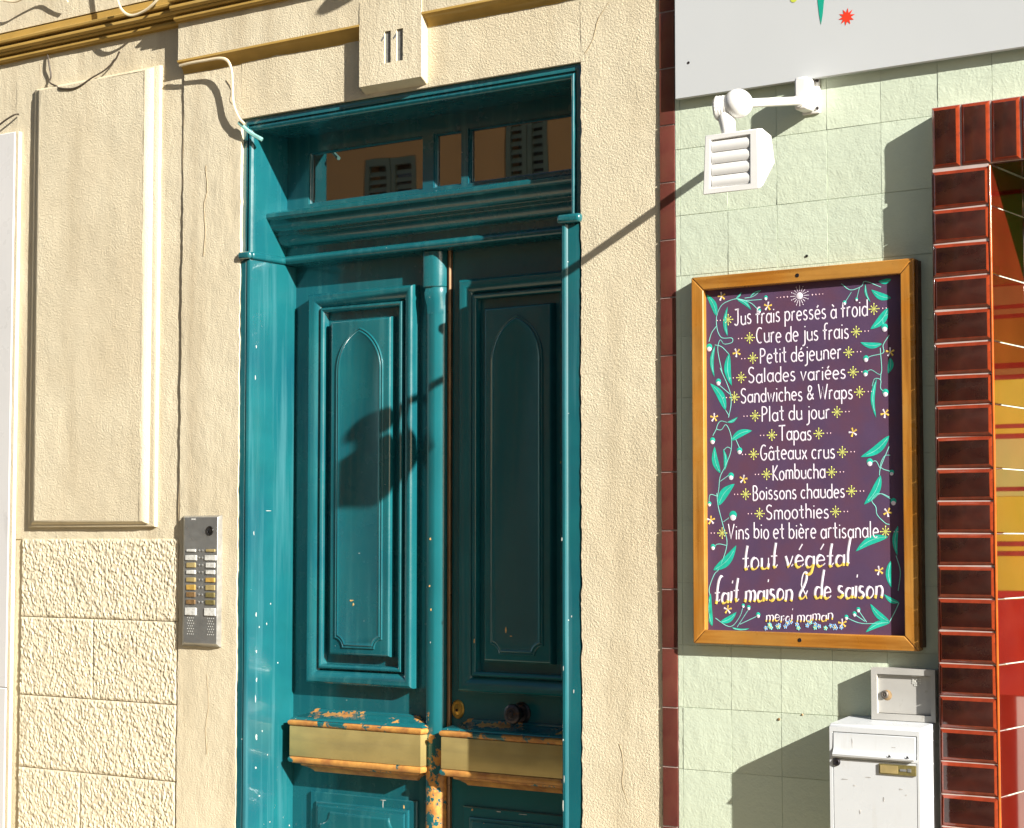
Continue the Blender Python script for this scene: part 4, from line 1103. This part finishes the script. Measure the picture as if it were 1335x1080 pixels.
VINES = [[(0.757, 2.256), (0.766, 2.278), (0.783, 2.295), (0.823, 2.305), (0.857, 2.298), (0.908, 2.297)], [(0.852, 2.305), (0.88, 2.308), (0.905, 2.324)], [(0.823, 2.306), (0.869, 2.291), (0.897, 2.267)], [(0.756, 2.228), (0.74, 2.209), (0.731, 2.184)], [(0.757, 2.256), (0.757, 2.233), (0.763, 2.208), (0.777, 2.192), (0.808, 2.19), (0.808, 2.177), (0.782, 2.174), (0.77, 2.187), (0.762, 2.172), (0.762, 2.147), (0.776, 2.086)], [(0.751, 2.173), (0.774, 2.166), (0.799, 2.142)], [(0.768, 2.104), (0.8, 2.034), (0.804, 1.995), (0.795, 1.956)], [(0.764, 2.054), (0.8, 2.025)], [(0.786, 1.978), (0.798, 1.96)], [(0.791, 1.942), (0.767, 1.946), (0.755, 1.925), (0.771, 1.921), (0.787, 1.935), (0.803, 1.903), (0.803, 1.86), (0.786, 1.818), (0.766, 1.783), (0.761, 1.747), (0.755, 1.719)], [(0.755, 1.925), (0.742, 1.904)], [(0.819, 1.891), (0.831, 1.866)], [(0.779, 1.861), (0.791, 1.869), (0.803, 1.864)], [(0.766, 1.769), (0.794, 1.786)], [(0.754, 1.734), (0.759, 1.694), (0.776, 1.634), (0.787, 1.583), (0.762, 1.516), (0.744, 1.496), (0.727, 1.456), (0.729, 1.433)], [(0.727, 1.706), (0.732, 1.73), (0.754, 1.726)], [(0.776, 1.65), (0.795, 1.662)], [(0.74, 1.575), (0.758, 1.585), (0.785, 1.581)], [(0.747, 1.368), (0.783, 1.347), (0.805, 1.348), (0.828, 1.375), (0.839, 1.403)], [(0.819, 1.344), (0.857, 1.396)], [(0.828, 1.352), (0.885, 1.377)], [(1.163, 2.324), (1.191, 2.304), (1.225, 2.312), (1.237, 2.325), (1.285, 2.305)], [(1.172, 2.268), (1.194, 2.298)], [(1.209, 2.275), (1.219, 2.31)], [(1.305, 2.228), (1.29, 2.218), (1.29, 2.201)], [(1.308, 2.169), (1.289, 2.142), (1.289, 2.12), (1.253, 2.113), (1.237, 2.106)], [(1.28, 2.134), (1.282, 2.062), (1.252, 2.074), (1.234, 2.067)], [(1.254, 2.028), (1.262, 2.048), (1.28, 2.044), (1.28, 2.02), (1.295, 2.009)], [(1.281, 2.061), (1.28, 2.044)], [(1.303, 1.857), (1.277, 1.8), (1.273, 1.777)], [(1.248, 1.814), (1.263, 1.817), (1.275, 1.797)], [(1.307, 1.833), (1.288, 1.83), (1.277, 1.8), (1.31, 1.786)], [(1.252, 1.713), (1.276, 1.726), (1.302, 1.716)], [(1.306, 1.711), (1.27, 1.727), (1.249, 1.708), (1.261, 1.689), (1.265, 1.667), (1.289, 1.644), (1.301, 1.64)], [(1.32, 1.554), (1.332, 1.51), (1.325, 1.457)], [(1.167, 1.379), (1.216, 1.364), (1.294, 1.369)], [(1.192, 1.389), (1.224, 1.37)], [(1.204, 1.401), (1.229, 1.368)], [(1.327, 1.424), (1.314, 1.398), (1.298, 1.371)]]
STARS = [(0.775, 2.316), (0.928, 2.276), (0.824, 2.146), (0.747, 1.958), (0.843, 1.774), (1.292, 1.95), (1.194, 1.9), (0.734, 1.655), (0.788, 1.394), (1.155, 1.363), (1.296, 1.674), (1.269, 1.512), (1.31, 2.121)]

bxa, bxb = bx0+fw+0.002, bx1-fw-0.002; bza, bzb = bz0+fw+0.002, bz1-fw-0.002
def cl(x, z_): return (min(max(x, bxa), bxb), min(max(z_, bza), bzb))
ribs = MB()
for (ax, az, tx, tz, w) in LEAVES:
    dx, dz = tx-ax, tz-az; Ln = math.hypot(dx, dz)
    nx, nz = -dz/Ln, dx/Ln; bend = 0.10*Ln*(1 if (ax+tz) % 0.02 > 0.01 else -1)
    top_, bot, mid = [], [], []
    for k in range(13):
        t = k/12
        hwid = w*0.5*1.25*(sin(pi*t)**0.75)*(1-0.35*t)
        ox = nx*bend*sin(pi*t); oz = nz*bend*sin(pi*t)
        px, pz = ax+dx*t+ox, az+dz*t+oz
        top_.append(cl(px+nx*hwid, pz+nz*hwid)); bot.append(cl(px-nx*hwid, pz-nz*hwid)); mid.append(cl(px, pz))
    m = MB(); y = -0.02085-0.0001*random.random()
    for k in range(13): m.v += [(top_[k][0], y, top_[k][1]), (mid[k][0], y-0.0002, mid[k][1]), (bot[k][0], y, bot[k][1])]
    for k in range(12):
        for c_ in (0, 1): m.f.append((3*k+c_, 3*k+c_+1, 3*k+4+c_, 3*k+3+c_)); m.m.append(0)
    obj('painted_leaf', m, M['leaf_paint'], board)
    ribs.tube([(p[0], -0.0212, p[1]) for p in mid[1:11]], 0.0009, 5, 0.3)
for vline in VINES:
    pts = smoothpath([cl(*p) for p in vline], 5)
    ribs.tube([(p[0], -0.0208, p[1]) for p in pts], 0.0011, 5, 0.3)
obj('painted_vine', ribs, M['leaf_light'], board)
for (x, z_, r) in BUDS:
    x, z_ = cl(x, z_)
    obj('painted_bud', MB().disc(x, z_+r*0.3, r*0.95, -0.0206, 12), M['leaf_paint'], board)
    obj('painted_bud', MB().disc(x, z_-r*0.25, r*0.72, -0.0212, 12), M['chalk'], board)
sy = MB(); swt = MB()
rs = random.Random(4)
for (x, z_) in STARS:
    a0 = rs.uniform(0, 2); sy = MB(); swt = MB()
    for q in range(5):
        a = a0+2*pi*q/5
        (swt if q % 2 else sy).tube([(x, -0.0207, z_), (x+0.013*cos(a), -0.0207, z_+0.013*sin(a))], 0.0026, 5, 0.25, rr=[0.0012, 0.0032])
    obj('painted_flower', sy, M['chalk_yellow'], board); obj('painted_flower', swt, M['chalk'], board)
fb = MB(); fwm = MB(); fy = MB()
for q in range(26):
    x = .90+.27*rs.random(); z_ = 1.3385+0.004+.026*rs.random()*(1-abs(x-1.035)/0.2)
    for p in range(5):
        a = 2*pi*p/5+q
        (fb if q % 3 else fwm).disc(x+0.0042*cos(a), z_+0.0042*sin(a), 0.003, -0.0206-0.0001*(q % 4), 6)
    fy.disc(x, z_, 0.0018, -0.0215, 6)
obj('painted_blossoms', fb, M['blue_paint'], board, kind='stuff'); obj('painted_blossoms', fwm, M['leaf_light'], board, kind='stuff'); obj('painted_blossoms', fy, M['chalk_yellow'], board, kind='stuff')

# ================================================================== small grey locker
lk = thing('meter_box', 'small grey metal wall box with a round lock, just above the white mailbox', 'wall box', (1.35, -0.02, 1.10))
lx0, lx1, lz0, lz1, ly = 1.254, 1.4425, 1.103, 1.245, -0.050
obj('box_body', MB().plate(lx0, lx1, lz0, lz1, [(lx0+0.017, lx1-0.013, lz0+0.017, lz1-0.017)], ly, -0.001), M['grey_metal'], lk, bevel=0.002)
ld = bpy.data.objects.new('box_door', mesh_of('box_door', MB().box(-0.078, 0.078, 0, 0.006, -0.0525, 0.0525), M['grey_metal'])); ld.parent = lk
ld.location = Vector((1.3495, ly+0.010, 1.174))-wloc(lk); link(ld)
obj('box_lock', MB().lathe((1.291, ly+0.011, 1.172), (0, -1, 0), [(0, 0.0115), (0.006, 0.011), (0.008, 0.009), (0.008, 0.006), (0.006, 0.0055), (0.007, 0.003), (0.008, 0)], 20), M['lock_metal'], lk)
obj('rust_stain', MB().lathe((1.297, ly+0.0102, 1.170), (0, -1, 0), [(0, 0.015), (0.0006, 0.014), (0.0006, 0)], 20), M['rust'], lk)
lab = MB()
for j in range(4):
    for i in range(5):
        if (i*7+j*3) % 4: lab.box(1.372+i*0.0052, 1.376+i*0.0052, ly+0.0088, ly+0.0102, 1.199+j*0.0055, 1.2032+j*0.0055)
lab.box(1.371, 1.399, ly+0.0088, ly+0.0102, 1.2235, 1.2260)
obj('raised_mark', lab, M['paper_label'], lk)

# ================================================================== mailbox
mbx = thing('mailbox', 'white metal mailbox with hinged slot flap and brass name plate, beside the glazed bricks', 'mailbox', (1.3, -0.06, 0.72))
mx0, mx1, my, mz0, mz1 = 1.168, 1.438, -0.137, 0.70, 1.094
pr = [(-0.001, mz0), (my, mz0), (my, mz1-0.006), (my+0.006, mz1), (-0.001, mz1+0.012)]
obj('mailbox_body', MB().extr_x(pr, mx0, mx1), M['white_paint'], mbx, bevel=0.003)
obj('front_frame', MB().plate(mx0+0.003, mx1-0.003, mz0+0.004, mz1-0.008, [(mx0+0.012, mx1-0.010, mz0+0.014, 1.001), (mx0+0.012, mx1-0.010, 1.010, 1.073)], my-0.005, my-0.0005), M['white_paint'], mbx, bevel=0.0015)
obj('mailbox_door', MB().box(mx0+0.014, mx1-0.012, my-0.0042, my-0.0006, mz0+0.016, 0.999), M['white_paint'], mbx, bevel=0.001)
fl = MB().extr_x([(my-0.0008, 1.071), (my-0.006, 1.070), (my-0.007, 1.030), (my-0.012, 1.018), (my-0.016, 1.012), (my-0.014, 1.006), (my-0.004, 1.010), (my-0.0008, 1.02)], mx0+0.015, mx1-0.014)
obj('slot_flap', fl, M['white_paint'], mbx, bevel=0.001)
obj('mailbox_lock', MB().lathe((mx0+0.024, my-0.003, 0.990), (0, -1, 0), [(0, 0.011), (0.005, 0.0105), (0.007, 0.008), (0.006, 0.005), (0.005, 0)], 18), M['iron'], mbx)
npl = bpy.data.objects.new('name_plate', mesh_of('name_plate', MB().box(-0.053, 0.053, -0.002, 0.002, -0.0135, 0.0135), M['olive_label'])); npl.parent = mbx
npl.location = Vector((1.372, my-0.0066, 0.981))-wloc(mbx); link(npl)
obj('name_card', MB().box(1.323, 1.374, my-0.0098, my-0.0088, 0.9705, 0.9915), M['yellow_label'], npl)
obj('name_card', MB().box(1.380, 1.398, my-0.0098, my-0.0088, 0.978, 0.984).box(1.402, 1.412, my-0.0098, my-0.0088, 0.977, 0.986), M['numeral'], npl)
obj('rivet', MB().lathe((mx1+0.0002, -0.06, 1.055), (1, 0, 0), [(0, 0.004), (0.0015, 0.003), (0.002, 0)], 10), M['steel'], mbx)
for x, zq in ((1.352, 1.018), (1.404, 1.018)):
    obj('flap_dent', MB().add([(x, my-0.0170, zq+0.004), (x+0.007, my-0.0172, zq-0.004), (x-0.003, my-0.0172, zq-0.004)], [(0, 1, 2)]), M['iron'], mbx)

rg2 = random.Random(9)
for (x_, z_, w_, hh_) in ((1.215, 0.945, .016, .002), (1.245, 0.93, .006, .004), (1.285, 0.955, .012, .0025), (1.33, 0.90, .003, .012), (1.38, 0.93, .008, .004), (1.395, 0.915, .005, .003), (1.26, 0.86, .003, .010), (1.24, 1.045, .002, .02), (1.36, 1.04, .010, .002)):
    m = MB(); chip(m, (x_, my-(0.0046 if z_ < 1.0 else 0.0068), z_), 'y', w_*0.8, hh_*0.7, rg2, 0.0002); obj('scuff', m, M['scuff'], mbx)

# ================================================================== intercom
ic = thing('intercom_panel', 'long steel intercom panel with two columns of name plates left of the door', 'intercom', (-1.34, 0, 1.215))
ix0, ix1, iz0, iz1 = -1.452, -1.258, 1.216, 1.685
bdm = MB().poly_loft([[(ix0, 0.008, iz0), (ix1, 0.008, iz0), (ix1, 0.008, iz1), (ix0, 0.008, iz1)],
                      [(ix0+0.003, -0.004, iz0+0.002), (ix1-0.002, -0.006, iz0+0.002), (ix1-0.002, -0.006, iz1-0.002), (ix0+0.003, -0.004, iz1-0.002)],
                      [(ix0+0.026, -0.021, iz0+0.014), (ix1-0.006, -0.021, iz0+0.014), (ix1-0.006, -0.021, iz1-0.008), (ix0+0.026, -0.021, iz1-0.008)]])
obj('intercom_plate', bdm, M['steel'], ic, bevel=0.001)
obj('camera_lens', MB().lathe((-1.301, -0.0205, 1.629), (0, -1, 0), [(0, 0.0175), (0.003, 0.0165), (0.003, 0.013), (0.001, 0.011), (0.0025, 0.006), (0.003, 0)], 22), M['black'], ic)
obj('intercom_mark', MB().box(-1.392, -1.372, -0.0216, -0.0208, 1.668, 1.673), M['paper_label'], ic)
lms = ['paper_label', 'paper_label', 'yellow_label', 'paper_label', 'yellow_label', 'ochre_label', 'brown_label', 'brown_label', 'paper_label']
rms = ['yellow_label', 'paper_label', 'paper_label', 'paper_label', 'ochre_label', 'yellow_label', 'olive_label', 'olive_label', 'paper_label']
hts = [0.010, 0.020, 0.019, 0.015, 0.017, 0.020, 0.019, 0.018, 0.030]
izs = [1.559, 1.533, 1.507, 1.482, 1.455, 1.428, 1.402, 1.376, 1.342]
for j in range(9):
    for xx, mm in ((-1.3905, lms[j]), (-1.295, rms[j])):
        hh = hts[j]*0.5
        wd = 0.0215 if j not in (1, 8) else 0.027
        obj('name_plate', MB().box(xx-wd, xx+wd, -0.0245, -0.0205, izs[j]-hh*0.9, izs[j]+hh*0.9), M[mm], ic, bevel=0.001)
    if j < 8:
        for xx in (-1.3525, -1.3365):
            obj('call_button', MB().lathe((xx, -0.0207, izs[j]), (0, -1, 0), [(0, 0.0045), (0.002, 0.0042), (0.0028, 0.002), (0.0028, 0)], 10), M['steel'], ic)
sp = MB()
for xx in (-1.392, -1.293):
    for r_ in range(7):
        for c_ in range(4 - (r_ % 2)):
            sp.disc(xx-0.014+c_*0.0095+(0.0045 if r_ % 2 else 0), 1.262+r_*0.0095, 0.0017, -0.0209, 6)
spo = obj('speaker_holes', sp, M['paper_label'], ic); spo['kind'] = 'stuff'

# ================================================================== cables
def cable(name, pts, r, m, label, n=6):
    o = obj(name, MB().tube(smoothpath(pts, 8), r, n), M[m]); tag(o, label, 'cable'); return o
cable('wall_cable', [(-1.80, -0.07, 3.82), (-1.775, -0.07, 3.70), (-1.755, -0.072, 3.615), (-1.727, -0.073, 3.563), (-1.680, -0.072, 3.535), (-1.61, -0.07, 3.542), (-1.545, -0.07, 3.572), (-1.50, -0.06, 3.62), (-1.45, -0.05, 3.72), (-1.43, -0.02, 3.80)], 0.0052, 'cable',
      'cream cable hanging in a loop over the cornice at top left')
cable('wall_cable', [(-1.46, -0.036, 3.322), (-1.40, -0.042, 3.322), (-1.33, -0.045, 3.320), (-1.25, -0.046, 3.317), (-1.21, -0.045, 3.300), (-1.197, -0.040, 3.26), (-1.199, -0.034, 3.21), (-1.197, -0.030, 3.15), (-1.175, -0.026, 3.098), (-1.150, -0.022, 3.070)], 0.0055, 'cable',
      'cream cable bending down from the shade-tinted ledge to the top left corner of the door')
cable('frame_cable', [(-1.178, -0.020, 3.080), (-1.150, -0.016, 3.055), (-1.118, -0.008, 3.030), (-1.09, 0.006, 3.012)], 0.0075, 'cable_teal',
      'short teal painted cable end crossing the top left corner of the door frame')
cable('thin_cable', [(-2.212, -0.003, 3.478), (-2.196, -0.010, 3.44), (-2.188, -0.006, 3.392), (-2.192, -0.008, 3.366), (-2.150, -0.010, 3.345), (-2.113, -0.028, 3.329), (-2.05, -0.028, 3.318), (-2.000, -0.028, 3.322), (-1.94, -0.024, 3.345), (-1.88, -0.012, 3.370), (-1.83, -0.008, 3.402), (-1.805, -0.010, 3.430)], 0.0035, 'cable_dark',
      'thin dark cable drooping below the cornice over the cream raised panel')
cable('side_cable', [(-2.62, -0.02, 3.14), (-2.53, -0.022, 3.20), (-2.44, -0.024, 3.240), (-2.385, -0.016, 3.262), (-2.378, 0.0, 3.266)], 0.004, 'cable_dark',
      'short dark cable slanting above the grey marble pilaster')
# unseen cable, saucer and plate, added to cast shadows into the view
cable('shadow_cable', [(-2.42, -0.05, 3.715), (-2.34, -0.05, 3.700), (-2.24, -0.05, 3.722), (-2.14, -0.05, 3.735), (-2.09, -0.045, 3.70), (-2.07, -0.03, 3.655)], 0.0042, 'cable',
      'added unseen cable above the left end of the cornice, casting a wavy shadow')
wl = thing('shadow_saucer', 'added unseen saucer on an arm, casting a rounded shadow near the house number', 'shadow caster', (0.10, 0.0, 3.9))  # out of view, added to throw a rounded shadow on the frieze
obj('saucer_caster', MB().lathe((0.10, -0.235, 3.79), (0, 0, 1), [(0.0, 0.0), (0.0, 0.112), (0.006, 0.115), (0.03, 0.09), (0.055, 0.04), (0.085, 0.022), (0.085, 0)], 32), WP, wl)
obj('shadow_saucer_arm', MB().tube(smoothpath([(0.10, -0.235, 3.872), (0.10, -0.22, 3.94), (0.10, -0.14, 3.99), (0.10, 0.0, 3.98)], 6), 0.011, 10), WP, wl)
jb2 = obj('shadow_plate', MB().add([(-1.90, -0.006, 3.70), (-1.66, -0.006, 3.70), (-1.66, -0.07, 3.79), (-1.90, -0.07, 3.79)], [(0, 1, 2, 3)]).box(-1.90, -1.66, -0.075, -0.005, 3.792, 3.83), WP)  # unseen plate and bar, added for the wedge shadow they cast
tag(jb2, 'added unseen plate on the upper wall, casting a wedge shadow', 'shadow-casting plate')

# ================================================================== houses across the street (seen in the glass)
def far_house(x0, x1, hgt, wallm, label, wins, y=-9.0):
    h_ = thing('house', label, 'house', ((x0+x1)/2, y-2, 0))
    holes = [(c-w/2, c+w/2, a, b) for c, w, a, b, closed in wins]
    obj('wall', MB().plate(x0, x1, 0.0, hgt, holes, y-0.3, y), M[wallm], h_)
    def shutter(xa, xb, za, zb, yy):
        sh = MB().plate(xa, xb, za, zb, [(xa+0.05, xb-0.05, za+0.07, zb-0.07)], yy, yy+0.035)
        n_ = int((zb-za-0.14)/0.075)
        for q in range(n_):
            zq = za+0.075+q*0.075
            sh.add([(xa+0.05, yy+0.006, zq+0.05), (xb-0.05, yy+0.006, zq+0.05), (xb-0.05, yy+0.030, zq), (xa+0.05, yy+0.030, zq)], [(0, 1, 2, 3)])
        obj('shutter', sh, M['shutter'], h_)
    for hh, wn_ in zip(holes, wins):
        obj('window', MB().box(hh[0], hh[1], y-0.26, y-0.22, hh[2], hh[3]), M['far_window'], h_)
        if wn_[4]:
            mid_ = (hh[0]+hh[1])/2
            shutter(hh[0]+0.01, mid_-0.005, hh[2], hh[3], y-0.04); shutter(mid_+0.005, hh[1]-0.01, hh[2], hh[3], y-0.04)
        else:
            wd_ = (hh[1]-hh[0])/2
            shutter(hh[0]-wd_-0.02, hh[0]-0.02, hh[2], hh[3], y+0.005); shutter(hh[1]+0.02, hh[1]+wd_+0.02, hh[2], hh[3], y+0.005)
    obj('roof', MB().box(x0-0.1, x1+0.1, y-6, y+0.35, hgt+0.003, hgt+0.25), M['far_stone'], h_)
    return h_
def wrow(cs, closed=()):
    return [(c, 0.95, a, b, (c, a) in closed) for c in cs for a, b in ((1.0, 2.9), (4.1, 5.7))]
far_house(-16, -10.02, 7.2, 'far_stone', 'pale stone house with shutters across the street at the far end', wrow((-14.5, -11.7)))
far_house(-10.0, -2.6, 7.4, 'ochre_wall', 'orange ochre house with grey shutters across the street', [(-8.15, 0.62, 3.9, 5.27, True), (-6.53, 0.48, 4.0, 5.6, True), (-4.3, 0.95, 4.0, 5.6, False), (-8.4, 0.95, 1.0, 2.9, False), (-5.9, 1.1, 0.0, 2.6, True), (-3.9, 0.95, 1.0, 2.9, False)])
far_house(-2.58, 5.5, 6.6, 'far_stone', 'pale stone house behind the camera across the street', wrow((-1.2, 1.5, 4.2)))
far_house(5.52, 13, 6.0, 'ochre_wall', 'low orange ochre house across the street to the right', wrow((6.9, 9.3, 11.6)))
